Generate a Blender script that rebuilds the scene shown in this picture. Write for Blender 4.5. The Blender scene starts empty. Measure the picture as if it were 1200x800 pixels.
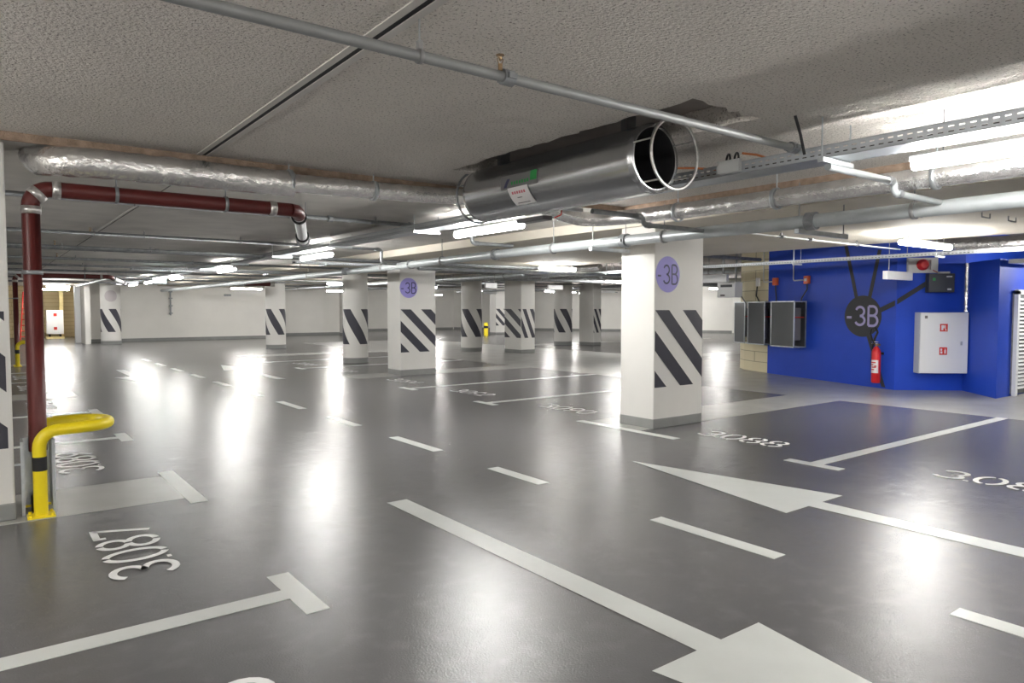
import bpy, bmesh, math, random
from mathutils import Vector, Matrix
R = random.Random(7)
PI = math.pi
COL = bpy.context.scene.collection

# ------------------------------------------------------------------ materials
def mat(name, col, rough=.5, metal=0., spec=.5, noise=None, bump=None, mix=None, rnoise=None):
    """noise=(scale, amount) colour variation; bump=(scale, strength, distance); mix=(scale, colour2, lo, hi) blotches"""
    m = bpy.data.materials.new(name); m.use_nodes = True
    nt = m.node_tree; N = nt.nodes; L = nt.links
    b = N['Principled BSDF']
    b.inputs['Roughness'].default_value = rough
    b.inputs['Metallic'].default_value = metal
    b.inputs['Specular IOR Level'].default_value = spec
    b.inputs['Base Color'].default_value = (*col, 1)
    tc = N.new('ShaderNodeTexCoord')
    src = None
    if noise:
        n = N.new('ShaderNodeTexNoise'); n.inputs['Scale'].default_value = noise[0]; n.inputs['Detail'].default_value = 5
        L.new(tc.outputs['Object'], n.inputs['Vector'])
        r = N.new('ShaderNodeValToRGB')
        r.color_ramp.elements[0].position = .3; r.color_ramp.elements[1].position = .7
        a = noise[1]
        r.color_ramp.elements[0].color = (*[max(0, c*(1-a)) for c in col], 1)
        r.color_ramp.elements[1].color = (*[min(1, c*(1+a)) for c in col], 1)
        L.new(n.outputs['Fac'], r.inputs['Fac']); src = r.outputs['Color']
    if mix:
        n = N.new('ShaderNodeTexNoise'); n.inputs['Scale'].default_value = mix[0]; n.inputs['Detail'].default_value = 6
        L.new(tc.outputs['Object'], n.inputs['Vector'])
        r = N.new('ShaderNodeMapRange'); r.inputs[1].default_value = mix[2]; r.inputs[2].default_value = mix[3]
        L.new(n.outputs['Fac'], r.inputs[0])
        x = N.new('ShaderNodeMix'); x.data_type = 'RGBA'
        x.inputs[6].default_value = (*col, 1); x.inputs[7].default_value = (*mix[1], 1)
        if src: L.new(src, x.inputs[6])
        L.new(r.outputs[0], x.inputs[0]); src = x.outputs[2]
    if src: L.new(src, b.inputs['Base Color'])
    if rnoise:
        n = N.new('ShaderNodeTexNoise'); n.inputs['Scale'].default_value = rnoise[0]; n.inputs['Detail'].default_value = 4
        L.new(tc.outputs['Object'], n.inputs['Vector'])
        r = N.new('ShaderNodeMapRange'); r.inputs[3].default_value = rnoise[1]; r.inputs[4].default_value = rnoise[2]
        r.inputs[1].default_value = .3; r.inputs[2].default_value = .7
        L.new(n.outputs['Fac'], r.inputs[0]); L.new(r.outputs[0], b.inputs['Roughness'])
    if bump:
        n = N.new('ShaderNodeTexNoise'); n.inputs['Scale'].default_value = bump[0]; n.inputs['Detail'].default_value = 6
        L.new(tc.outputs['Object'], n.inputs['Vector'])
        bp = N.new('ShaderNodeBump'); bp.inputs['Strength'].default_value = bump[1]; bp.inputs['Distance'].default_value = bump[2]
        L.new(n.outputs['Fac'], bp.inputs['Height']); L.new(bp.outputs['Normal'], b.inputs['Normal'])
    return m

def emit(name, col, s):
    m = bpy.data.materials.new(name); m.use_nodes = True
    nt = m.node_tree; nt.nodes.clear()
    e = nt.nodes.new('ShaderNodeEmission'); e.inputs[0].default_value = (*col, 1); e.inputs[1].default_value = s
    o = nt.nodes.new('ShaderNodeOutputMaterial'); nt.links.new(e.outputs[0], o.inputs[0])
    return m

def math_node(nt, op, a, b=None):
    n = nt.nodes.new('ShaderNodeMath'); n.operation = op
    for i, v in enumerate((a, b)):
        if v is None: continue
        if isinstance(v, (int, float)): n.inputs[i].default_value = v
        else: nt.links.new(v, n.inputs[i])
    return n.outputs[0]

def perforated(name, col, metal, rough, pu, du, pv, dv):
    """sheet with rows of slots cut through it (slot mask along local Y and x+z)"""
    m = mat(name, col, rough, metal)
    nt = m.node_tree; N = nt.nodes; L = nt.links
    tc = N.new('ShaderNodeTexCoord'); s = N.new('ShaderNodeSeparateXYZ'); L.new(tc.outputs['Object'], s.inputs[0])
    u = math_node(nt, 'FRACT', math_node(nt, 'DIVIDE', s.outputs[1], pu))
    v = math_node(nt, 'FRACT', math_node(nt, 'DIVIDE', math_node(nt, 'ADD', s.outputs[0], s.outputs[2]), pv))
    k = math_node(nt, 'MULTIPLY', math_node(nt, 'LESS_THAN', u, du), math_node(nt, 'LESS_THAN', v, dv))
    t = N.new('ShaderNodeBsdfTransparent'); x = N.new('ShaderNodeMixShader')
    L.new(k, x.inputs[0]); L.new(N['Principled BSDF'].outputs[0], x.inputs[1]); L.new(t.outputs[0], x.inputs[2])
    L.new(x.outputs[0], N['Material Output'].inputs[0])
    return m

def blocks(name, c1, c2, mortar, sx, sz, rough=.8, vertical=None):
    """masonry courses: brick texture over (run, z); the run is x+y so that it works on any upright face"""
    m = mat(name, c1, rough)
    nt = m.node_tree; N = nt.nodes; L = nt.links
    tc = N.new('ShaderNodeTexCoord'); s = N.new('ShaderNodeSeparateXYZ'); L.new(tc.outputs['Object'], s.inputs[0])
    run = math_node(nt, 'SUBTRACT', s.outputs[0], s.outputs[1])
    c = N.new('ShaderNodeCombineXYZ'); L.new(run, c.inputs[0]); L.new(s.outputs[2], c.inputs[1])
    b = N.new('ShaderNodeTexBrick'); L.new(c.outputs[0], b.inputs['Vector'])
    b.inputs['Scale'].default_value = 1
    b.inputs['Brick Width'].default_value = sx; b.inputs['Row Height'].default_value = sz
    b.inputs['Mortar Size'].default_value = .008
    b.inputs['Color1'].default_value = (*c1, 1); b.inputs['Color2'].default_value = (*c2, 1); b.inputs['Mortar'].default_value = (*mortar, 1)
    L.new(b.outputs['Color'], N['Principled BSDF'].inputs['Base Color'])
    bp = N.new('ShaderNodeBump'); bp.inputs['Strength'].default_value = .4; bp.inputs['Distance'].default_value = .01; bp.invert = True
    L.new(b.outputs['Fac'], bp.inputs['Height']); L.new(bp.outputs['Normal'], N['Principled BSDF'].inputs['Normal'])
    return m

M = {}
M['floor'] = mat('floor_coating', (.108, .106, .109), .25, 0, .62, noise=(1.3, .05), mix=(7, (.128,.126,.128), .5, .75), bump=(105, .55, .0028))
M['band'] = mat('floor_pale_coating', (.36, .357, .345), .27, 0, .6, noise=(2.0, .07), bump=(110, .45, .0022))
M['line'] = mat('line_paint', (.58, .595, .575), .3, 0, .5, noise=(3.0, .05), bump=(130, .2, .0012))
M['digit'] = mat('stencil_paint', (.83, .83, .82), .5, 0, .4)
M['spray'] = mat('sprayed_insulation', (.79, .745, .695), .95, 0, .1, noise=(1.1, .05), mix=(75, (.30, .27, .245), .56, .68), bump=(55, 1.0, .018))
M['slab'] = mat('slab_concrete', (.66, .635, .60), .85, 0, .2, noise=(2.2, .10), bump=(30, .25, .004))
M['cream'] = mat('slab_painted', (.72, .67, .58), .8, 0, .2, noise=(1.5, .05), bump=(30, .15, .003))
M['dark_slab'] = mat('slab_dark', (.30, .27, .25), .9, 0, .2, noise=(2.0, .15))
M['edge'] = mat('insulation_edge', (.36, .265, .20), .95, 0, .1, noise=(14, .25), bump=(60, .8, .02))
M['white'] = mat('white_wall_paint', (.76, .745, .705), .6, 0, .35, noise=(1.2, .03), bump=(60, .08, .002))
M['pillar'] = mat('pillar_paint', (.67, .66, .632), .55, 0, .35, noise=(1.6, .03), bump=(70, .1, .002))
M['stripe'] = mat('stripe_paint', (.042, .042, .056), .5, 0, .4)
M['skirt'] = mat('skirt_paint', (.235, .24, .235), .5, 0, .4, noise=(4, .08))
M['lavender'] = mat('lavender_paint', (.30, .27, .64), .5, 0, .4)
M['disc_ink'] = mat('dark_ink_paint', (.045, .045, .10), .5, 0, .4)
M['pale_disc'] = mat('pale_disc_paint', (.50, .46, .47), .5, 0, .4)
M['blue'] = mat('blue_wall_paint', (.013, .062, .50), .5, 0, .35, noise=(1.4, .08), bump=(50, .1, .002))
M['wallblack'] = mat('dark_wall_paint', (.035, .036, .042), .55, 0, .35)
M['lilac'] = mat('lilac_paint', (.36, .33, .56), .5, 0, .4)
M['block'] = blocks('cream_blockwork', (.72, .65, .45), (.67, .60, .42), (.36, .32, .22), .6, .24)
M['timber'] = blocks('pale_blockwork', (.60, .50, .30), (.54, .44, .26), (.36, .28, .15), 1.4, .2)
M['timber_post'] = mat('timber_post', (.72, .60, .30), .7, 0, .3, noise=(6, .1))
M['galv'] = mat('galvanised_steel', (.50, .53, .55), .38, .85, .5, noise=(9, .14))
M['galv_dark'] = mat('weathered_steel', (.27, .28, .29), .5, .6, .5, noise=(12, .2))
M['rod'] = mat('threaded_rod', (.30, .30, .30), .5, .6)
M['grey_pipe'] = mat('grey_pipe_paint', (.43, .46, .47), .4, .3, .5, noise=(7, .08))
M['near_pipe'] = mat('dull_grey_pipe', (.27, .275, .275), .45, .2, .5, noise=(7, .1))
M['foil'] = mat('aluminium_foil_wrap', (.86, .85, .84), .25, .92, .5, noise=(9, .12), bump=(20, .6, .03))
M['fan'] = mat('rolled_steel_sheet', (.56, .575, .59), .24, .95, .5, noise=(1.5, .06))
M['fan_dark'] = mat('fan_lining', (.02, .02, .022), .6, 0, .3)
M['red_pipe'] = mat('red_brown_pipe_paint', (.105, .016, .014), .42, 0, .45, noise=(5, .1))
M['clamp'] = mat('bright_clamp', (.62, .60, .58), .3, .85, .5, noise=(30, .25))
M['yellow'] = mat('yellow_enamel', (.86, .68, .012), .35, 0, .5)
M['black'] = mat('black_plastic', (.012, .012, .014), .45, 0, .4)
M['red'] = mat('red_enamel', (.60, .012, .018), .35, 0, .5)
M['signred'] = mat('sign_red', (.62, .03, .02), .45, 0, .4)
M['orange'] = mat('orange_plastic', (.72, .13, .04), .4, 0, .5)
M['cabwhite'] = mat('white_powder_coat', (.80, .81, .82), .4, 0, .45)
M['boxgrey'] = mat('grey_box_enamel', (.60, .61, .60), .5, 0, .4)
M['darkbox'] = mat('dark_box_enamel', (.055, .06, .07), .45, 0, .4)
M['green'] = mat('green_print', (.03, .28, .07), .5, 0, .4)
M['greylabel'] = mat('grey_label', (.17, .165, .17), .5, 0, .4)
M['paper'] = mat('white_label', (.78, .76, .76), .6, 0, .3)
M['pink_print'] = mat('red_print', (.62, .16, .20), .6, 0, .3)
M['mesh_panel'] = perforated('expanded_metal', (.10, .105, .11), .4, .5, .02, .45, .02, .45)
M['tray'] = perforated('perforated_tray', (.58, .61, .64), .75, .38, .055, .55, .028, .36)
M['brass'] = mat('brass', (.30, .20, .11), .4, .7)
M['cable'] = mat('cable_sheath', (.03, .03, .032), .5, 0, .4)
M['orange_cable'] = mat('orange_cable', (.66, .22, .08), .5, 0, .4)
M['tube'] = emit('lamp_glow', (1.0, .985, .95), 44)
M['exit'] = emit('lit_sign_face', (.80, 1.0, .98), 5)

# ------------------------------------------------------------------ mesh builder
class MB:
    def __init__(s): s.v = []; s.f = []; s.sm = []
    def add(s, vs, fs, smooth=False):
        o = len(s.v); s.v += [Vector(p) for p in vs]
        for f in fs: s.f.append([i+o for i in f]); s.sm.append(smooth)
        return s
    def box(s, x0, y0, z0, x1, y1, z1):
        vs = [(x0,y0,z0),(x1,y0,z0),(x1,y1,z0),(x0,y1,z0),(x0,y0,z1),(x1,y0,z1),(x1,y1,z1),(x0,y1,z1)]
        return s.add(vs, [(0,3,2,1),(4,5,6,7),(0,1,5,4),(1,2,6,5),(2,3,7,6),(3,0,4,7)])
    def obox(s, o, ux, uy, a, b):
        """box in an oriented frame: origin o, unit axes ux, uy (z up), corners a..b in that frame"""
        o = Vector(o); ux = Vector(ux); uy = Vector(uy); uz = Vector((0,0,1))
        g = [(a[0],a[1],a[2]),(b[0],a[1],a[2]),(b[0],b[1],a[2]),(a[0],b[1],a[2]),(a[0],a[1],b[2]),(b[0],a[1],b[2]),(b[0],b[1],b[2]),(a[0],b[1],b[2])]
        return s.add([o+ux*p[0]+uy*p[1]+uz*p[2] for p in g], [(0,3,2,1),(4,5,6,7),(0,1,5,4),(1,2,6,5),(2,3,7,6),(3,0,4,7)])
    def tube(s, path, r, seg=14, caps=True, rf=None):
        P = [Vector(p) for p in path]; n = len(P)
        T = []
        for i in range(n):
            d = (P[min(i+1,n-1)]-P[max(i-1,0)])
            T.append(d.normalized())
        a = Vector((0,0,1)) if abs(T[0].z) < .9 else Vector((1,0,0))
        nrm = (a - T[0]*a.dot(T[0])).normalized()
        vs = []
        for i in range(n):
            nrm = (nrm - T[i]*nrm.dot(T[i])).normalized()
            b = T[i].cross(nrm)
            for k in range(seg):
                t = 2*PI*k/seg
                rr = r[i] if isinstance(r, (list, tuple)) else r
                if rf: rr *= rf(i, k)
                vs.append(P[i]+(nrm*math.cos(t)+b*math.sin(t))*rr)
        fs = [(i*seg+k, i*seg+(k+1)%seg, (i+1)*seg+(k+1)%seg, (i+1)*seg+k) for i in range(n-1) for k in range(seg)]
        s.add(vs, fs, True)
        if caps:
            s.add([vs[k] for k in range(seg)], [tuple(range(seg))[::-1]])
            s.add([vs[(n-1)*seg+k] for k in range(seg)], [tuple(range(seg))])
        return s
    def poly(s, pts): return s.add(pts, [tuple(range(len(pts)))])
    def ring(s, c, axis, r, w, t, seg=32):
        """flat-section ring: radius r, radial thickness t, axial width w"""
        c = Vector(c); ax = Vector(axis).normalized()
        a = Vector((0,0,1)) if abs(ax.z) < .9 else Vector((1,0,0))
        u = (a-ax*a.dot(ax)).normalized(); v = ax.cross(u)
        vs = []
        for k in range(seg):
            t0 = 2*PI*k/seg; d = u*math.cos(t0)+v*math.sin(t0)
            for rr, h in ((r,-w/2),(r,w/2),(r-t,w/2),(r-t,-w/2)): vs.append(c+d*rr+ax*h)
        fs = []
        for k in range(seg):
            q = ((k+1)%seg)*4; p = k*4
            for j in range(4): fs.append((p+j, p+(j+1)%4, q+(j+1)%4, q+j))
        return s.add(vs, fs, True)
    def build(s, name, m, parent=None, base=None, bevel=0):
        b = Vector(base if base is not None else ((parent['_b'] if parent is not None else (0,0,0))))
        me = bpy.data.meshes.new(name)
        me.from_pydata([tuple(p-b) for p in s.v], [], s.f); me.update()
        for p, q in zip(me.polygons, s.sm): p.use_smooth = q
        me.materials.append(m)
        o = bpy.data.objects.new(name, me); COL.objects.link(o)
        if parent is not None: o.parent = parent; o['_b'] = tuple(b)
        else: o.location = b; o['_b'] = tuple(b)
        if bevel:
            bv = o.modifiers.new('edge', 'BEVEL'); bv.width = bevel; bv.segments = 2; bv.limit_method = 'ANGLE'
        return o

def tag(o, label, cat, group=None, kind=None):
    o['label'] = label; o['category'] = cat
    if group: o['group'] = group
    if kind: o['kind'] = kind
    return o
def thing(name, label, cat, loc, group=None, kind=None):
    o = bpy.data.objects.new(name, None); COL.objects.link(o); o.location = loc; o['_b'] = tuple(loc)
    o.empty_display_size = .1
    return tag(o, label, cat, group, kind)
def struct(o, label=None):
    o['kind'] = 'structure'
    if label: o['label'] = label
    return o
def arc(c, r, a0, a1, u, v, n=8):
    c = Vector(c); u = Vector(u); v = Vector(v)
    return [c+u*(r*math.cos(a0+(a1-a0)*i/n))+v*(r*math.sin(a0+(a1-a0)*i/n)) for i in range(n+1)]
def ordn(n): return ['first','second','third','fourth','fifth','sixth','seventh','eighth','ninth','tenth','eleventh','twelfth','thirteenth','fourteenth','fifteenth','sixteenth'][n]

# ------------------------------------------------------------------ stroke lettering
def ell(cx, cy, rx, ry, a0, a1, n=14): return [(cx+rx*math.cos(math.radians(a0+(a1-a0)*i/n)), cy+ry*math.sin(math.radians(a0+(a1-a0)*i/n))) for i in range(n+1)]
GL = {
 '0': [ell(.3,.5,.27,.47,98,262), ell(.3,.5,.27,.47,-82,82)],
 '1': [[(.12,.75),(.32,.97),(.32,.03)]],
 '2': [ell(.3,.72,.25,.25,170,-30)+[(.05,.03),(.56,.03)]],
 '3': [ell(.28,.735,.25,.235,160,-90)+ell(.28,.265,.28,.235,90,-160)],
 '4': [[(.42,.03),(.42,.97),(.04,.3),(.58,.3)]],
 '5': [[(.52,.97),(.12,.97),(.08,.55)]+ell(.28,.32,.27,.29,110,-160)],
 '6': [[(.47,.97),(.16,.62)]+ell(.3,.31,.26,.28,165,-195,20)],
 '7': [[(.04,.8),(.04,.95),(.56,.95),(.2,.03)]],
 '8': [ell(.3,.735,.23,.235,100,258), ell(.3,.735,.23,.235,-78,82), ell(.3,.265,.27,.235,97,262), ell(.3,.265,.27,.235,-82,80)],
 '9': [[(.13,.03),(.44,.38)]+ell(.3,.69,.26,.28,-15,345,20)],
 '.': [[(.0,.0),(.0,.07)]],
 '-': [[(.05,.42),(.35,.42)]],
 'B': [[(.06,.0),(.06,1.0)], [(.06,1.0)]+ell(.3,.76,.24,.24,90,-90)+[(.06,.52)], [(.06,.52)]+ell(.32,.26,.26,.26,90,-90)+[(.06,.0)]],
}
ADV = {'.': -.05, '-': .45, '1': .5}
def ribbon(mb, pts, w, to3):
    # break the stroke at sharp corners so that each piece keeps its full width
    for i in range(1, len(pts)-1):
        a = Vector((pts[i][0]-pts[i-1][0], pts[i][1]-pts[i-1][1])); b = Vector((pts[i+1][0]-pts[i][0], pts[i+1][1]-pts[i][1]))
        if a.length > 0 and b.length > 0 and a.angle(b) > .75:
            e = a.normalized()*w*.48
            ribbon(mb, list(pts[:i])+[(pts[i][0]+e.x, pts[i][1]+e.y)], w, to3)
            return ribbon(mb, pts[i:], w, to3)
    P = [Vector((p[0], p[1], 0)) for p in pts]; n = len(P); vs = []
    for i in range(n):
        d = (P[min(i+1,n-1)]-P[max(i-1,0)]); d.normalize(); q = Vector((-d.y, d.x, 0))*w/2
        vs += [to3(P[i].x+q.x, P[i].y+q.y), to3(P[i].x-q.x, P[i].y-q.y)]
    mb.add(vs, [(2*i, 2*i+1, 2*i+3, 2*i+2) for i in range(n-1)])
def text_width(t, gap=.16): return sum(ADV.get(c, .6) for c in t)+gap*(len(t)-1)
def lettering(mb, t, to3, sx, sy, w, gap=.16):
    x = 0; e0 = to3(0,0); nrm = (Vector(to3(.01,0))-Vector(e0)).cross(Vector(to3(0,.01))-Vector(e0)).normalized(); k = 0
    base3 = to3
    for c in t:
        for st in GL[c]:
            k += 1; to3 = lambda a, b, k=k: Vector(base3(a, b))+nrm*(.0004*k)
            ribbon(mb, [((x+p[0])*sx, p[1]*sy) for p in st], w, to3)
        x += ADV.get(c, .6)+gap

# ================================================================== THE ROOM
XE, YE = 6.25, 6.05         # edge of the sprayed area
ZN, ZS, ZR, ZD = 2.72, 2.66, 2.53, 2.95
mb = MB(); mb.box(-5, -7, -.2, 48, 52, 0); struct(mb.build('floor', M['floor']))

# sprayed ceiling with a ragged cut-out round the jet fan
HX0, HX1, HY0, HY1 = 3.36, 4.02, 2.72, 5.32
def jag(p, q, n, amp):
    out = []
    for i in range(n):
        t = i/n; out.append((p[0]+(q[0]-p[0])*t+R.uniform(-amp, amp), p[1]+(q[1]-p[1])*t+R.uniform(-amp, amp)))
    return out
hole = jag((HX0,HY0),(HX1,HY0),10,.035)+jag((HX1,HY0),(HX1,HY1),34,.022)+jag((HX1,HY1),(HX0,HY1),10,.03)+jag((HX0,HY1),(HX0,HY0),34,.022)
outer = [(-5,-7),(XE,-7)]+jag((XE,-7),(XE,YE),60,.006)+jag((XE,YE),(-5,YE),60,.008)+[(-5,YE)]
bm = bmesh.new()
def loop(pts):
    vs = [bm.verts.new((x, y, ZN)) for x, y in pts]
    return vs, [bm.edges.new((vs[i], vs[(i+1) % len(vs)])) for i in range(len(vs))]
ov, oe = loop(outer); hv, he = loop(hole)
bmesh.ops.triangle_fill(bm, use_beauty=True, use_dissolve=False, edges=oe+he)
top = [bm.verts.new((v.co.x, v.co.y, ZN+.16)) for v in hv]
for i in range(len(hv)):
    j = (i+1) % len(hv); bm.faces.new((hv[i], hv[j], top[j], top[i]))
topo = [bm.verts.new((v.co.x, v.co.y, ZN+.16)) for v in ov]
for i in range(len(ov)):
    j = (i+1) % len(ov); bm.faces.new((ov[i], ov[j], topo[j], topo[i]))
bm.normal_update()
me = bpy.data.meshes.new('ceiling'); bm.to_mesh(me); bm.free(); me.materials.append(M['spray'])
o = bpy.data.objects.new('ceiling', me); COL.objects.link(o); struct(o)
struct(MB().box(-5, -7, ZN+.15, XE, YE, ZN+.3).build('ceiling_deck', M['dark_slab']))
struct(MB().box(-5, YE, ZS, 6.6, 52, 3.1).build('ceiling_slab', M['slab']))
struct(MB().box(XE, -7, ZS, 6.6, YE, 3.1).build('ceiling_strip', M['cream']))
struct(MB().box(6.6, -7, ZR, 11.45, 52, 3.1).build('ceiling_parking_bay', M['cream']))
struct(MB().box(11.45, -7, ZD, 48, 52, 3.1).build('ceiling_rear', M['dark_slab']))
struct(MB().box(-5, YE-.02, ZS, XE, YE, ZN+.01).build('trim_1', M['edge']))
struct(MB().box(XE-.02, -7, ZS, XE, YE, ZN+.01).build('trim_2', M['edge']))
# board joint running along the ceiling
def joint(x, y0, y1, z, n, w=.04):
    m = MB(); m.box(x-w, y0, z-.006, x-w*.28, y1, z+.002); m.box(x+w*.28, y0, z-.006, x+w, y1, z+.002)
    struct(m.build('trim_%d' % n, M['slab']))
    struct(MB().box(x-w*.26, y0, z-.002, x+w*.26, y1, z+.001).build('trim_%d' % (n+1), M['fan_dark']))
joint(1.46, -7, YE-.03, ZN, 3, .055); joint(1.47, YE+.02, 34, ZS, 5, .035)

# outer walls
def wall(name, pts, m, z1=3.1, th=.2, z0=0, side=1):
    for i in range(len(pts)-1):
        a = Vector((*pts[i], 0)); b = Vector((*pts[i+1], 0)); u = (b-a).normalized(); v = Vector((-u.y, u.x, 0))*side
        q = MB(); q.obox(a, u, v, (0,0,z0), ((b-a).length, th, z1))
        struct(q.build(name, m))
wall('wall_left', [(-4.6,-6.5),(-4.6,50)], M['white'])
wall('wall_front', [(-4.6,-6.5),(40,-6.5)], M['white'], side=-1)
wall('wall_back', [(3.62,36),(12.3,36)], M['white'])
wall('wall_back_return', [(12.3,36),(12.3,38.6)], M['white'])
wall('wall_back_recess', [(12.3,38.6),(17.3,38.6)], M['white'])
wall('wall_back_far', [(17.3,38.6),(19.8,43.5),(27.5,43.5),(33.8,32.6),(36.8,26.4),(37.6,16),(37.6,-6.5)], M['white'])
wall('wall_side', [(3.52,34.4),(3.52,36.2)], M['white'], side=-1)
for i, (a, b) in enumerate((((3.62,35.98),(12.28,35.98)), ((12.4,38.57),(17.2,38.57)), ((19.8,43.47),(27.4,43.47)), ((27.5,43.47),(33.75,32.65)), ((33.77,32.6),(36.77,26.4)))):
    A = Vector((*a,0)); B = Vector((*b,0)); u = (B-A).normalized(); v = Vector((u.y,-u.x,0))
    q = MB(); q.obox(A, u, v, (0,0,0), ((B-A).length,.02,.14)); struct(q.build('baseboard_%s' % ['back','recess','far','diagonal','side'][i], M['skirt']))
# the lit opening at the far end, walled with pale blocks
wall('wall_end', [(-4.6,44),(4.6,44)], M['timber'])
wall('wall_opening', [(4.45,36.2),(4.45,44)], M['timber'])
struct(MB().box(3.3, 35.95, 0, 3.62, 36.2, 2.5).build('door_1', M['cabwhite']))
struct(MB().box(3.25, 42.6, 0, 3.42, 42.78, 2.7).build('trim_7', M['timber_post']))
struct(MB().box(2.2, 42.7, 0, 2.36, 42.9, 2.7).build('trim_8', M['timber_post']))

# ------------------------------------------------------------------ blue core with bays
A = Vector((14.58,9.49,0)); B = Vector((13.39,6.09,0)); C = Vector((14.31,5.31,0)); D = Vector((13.47,4.49,0))
def blue(name, a, b, m, z1, z0=0):
    u = (b-a).normalized(); v = Vector((u.y*-1, u.x, 0))   # pushes away from the lane
    q = MB(); q.obox(a, u, v, (0,0,z0), ((b-a).length, .2, z1)); return struct(q.build(name, m))
blue('wall_blue', A, B, M['blue'], 3.0)
blue('wall_blue_facet', B, C, M['blue'], 3.0)
q = MB(); q.poly([(C.x,C.y,0),(D.x,D.y,0),(D.x,D.y,2.32),(C.x,C.y,2.32)]); struct(q.build('wall_blue_side', M['blue']))
E_ = Vector((18, 4.49, 0))
q = MB(); q.poly([(D.x,D.y,0),(E_.x,E_.y,0),(E_.x,E_.y,2.32),(D.x,D.y,2.32)]); struct(q.build('wall_blue_front', M['blue']))
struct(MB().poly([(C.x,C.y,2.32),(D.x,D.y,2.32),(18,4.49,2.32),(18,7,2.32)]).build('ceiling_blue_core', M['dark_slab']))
blue('wall_core_rear', C+Vector((0,0,0)), Vector((20,5.31,0)), M['blue'], 3.0, 2.3)
# rounded blockwork end of the core
cv = [(14.58,9.49)]
cpts = [Vector((14.58,9.49,0)), Vector((14.76,10.0,0)), Vector((14.98,10.4,0)), Vector((15.28,10.72,0)), Vector((15.7,10.95,0)), Vector((16.6,11.1,0)), Vector((19,11.1,0))]
q = MB()
vs = []
for p in cpts: vs += [p, p+Vector((0,0,3.0))]
q.add(vs, [(2*i,2*i+1,2*i+3,2*i+2) for i in range(len(cpts)-1)]); struct(q.build('wall_blockwork', M['block']))

def on(a, b, s, z, off=0):
    """point on a wall face a-b: s metres along, z up, off metres out towards the lane"""
    u = (b-a).normalized(); n = Vector((u.y, -u.x, 0))
    return a+u*s+Vector((0,0,z))+n*off
# painted disc, lettering and spokes on the blue wall
def disc_on(f, r, m, name, parent, seg=48, sx=1):
    pts = [f(r*sx*math.cos(2*PI*k/seg), r*math.sin(2*PI*k/seg)) for k in range(seg)]
    return MB().poly(pts).build(name, m, parent)
t = thing('level_sign', 'large dark round sign reading -3B painted on the blue wall', 'level sign', on(A,B,2.82,1.35,.0))
f = lambda x, y: on(A,B,2.82+x,1.35+y,.006)
disc_on(f, .40, M['wallblack'], 'disc', t, sx=1.15)
q = MB(); wdt = text_width('-3B', .13)*.37
lettering(q, '-3B', lambda x, y: on(A,B,2.80-wdt*.56+x*1.12,1.35-.18+y,.010), .37, .37, .048, .13); q.build('lettering', M['lilac'], t)
for (s0,z0,s1,z1) in ((2.66,1.70,2.30,2.93),(2.98,1.70,3.2,2.6),(2.97,.98,3.36,.03)):
    q = MB(); a = on(A,B,s0,z0,.005); b = on(A,B,s1,z1,.005); u = (B-A).normalized()
    q.poly([a-u*.045, a+u*.045, b+u*.045, b-u*.045]); q.build('painted_spoke', M['wallblack'], t)
q = MB(); a = on(A,B,3.20,1.45,.005); b = on(A,B,3.58,1.60,.005); z = Vector((0,0,.05))
q.poly([a-z,b-z,b+z,a+z]); a = on(B,C,.01,1.62,.005); b = on(B,C,.56,1.98,.005); q.poly([a-z,b-z,b+z,a+z]); q.build('painted_spoke', M['wallblack'], t)

# ------------------------------------------------------------------ pillars
def clip(poly, inside, inter):
    out = []
    for i in range(len(poly)):
        p, c = poly[i-1], poly[i]
        if inside(c):
            if not inside(p): out.append(inter(p, c))
            out.append(c)
        elif inside(p): out.append(inter(p, c))
    return out
def clip_rect(poly, u0, u1, z0, z1):
    for ax, lim, sg in ((0,u0,1),(0,u1,-1),(1,z0,1),(1,z1,-1)):
        if not poly: return poly
        poly = clip(poly, lambda p: sg*(p[ax]-lim) >= 0, lambda p, c: tuple(p[k]+(c[k]-p[k])*((lim-p[ax])/(c[ax]-p[ax])) for k in (0,1)))
    return poly
def stripes(mb, u0, u1, z0, z1, slope, period, fn, step=None, ph=0.):
    """slanted warning stripes on the unrolled face"""
    W = u1-u0; n = 1 if step is None else int(math.ceil(W/step))
    for k in range(-8, 9):
        zt = z1-period*k+ph
        band = lambda u: (zt-slope*(u-u0))
        for i in range(n):
            a = u0+W*i/n; b = u0+W*(i+1)/n
            p = clip_rect([(a, band(a)-period*.0), (a, band(a)-period*.5), (b, band(b)-period*.5), (b, band(b))], a, b, z0, z1)
            if len(p) >= 3: mb.poly([fn(x, y) for x, y in p])
ZT, ZB = 1.48, .515
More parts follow.
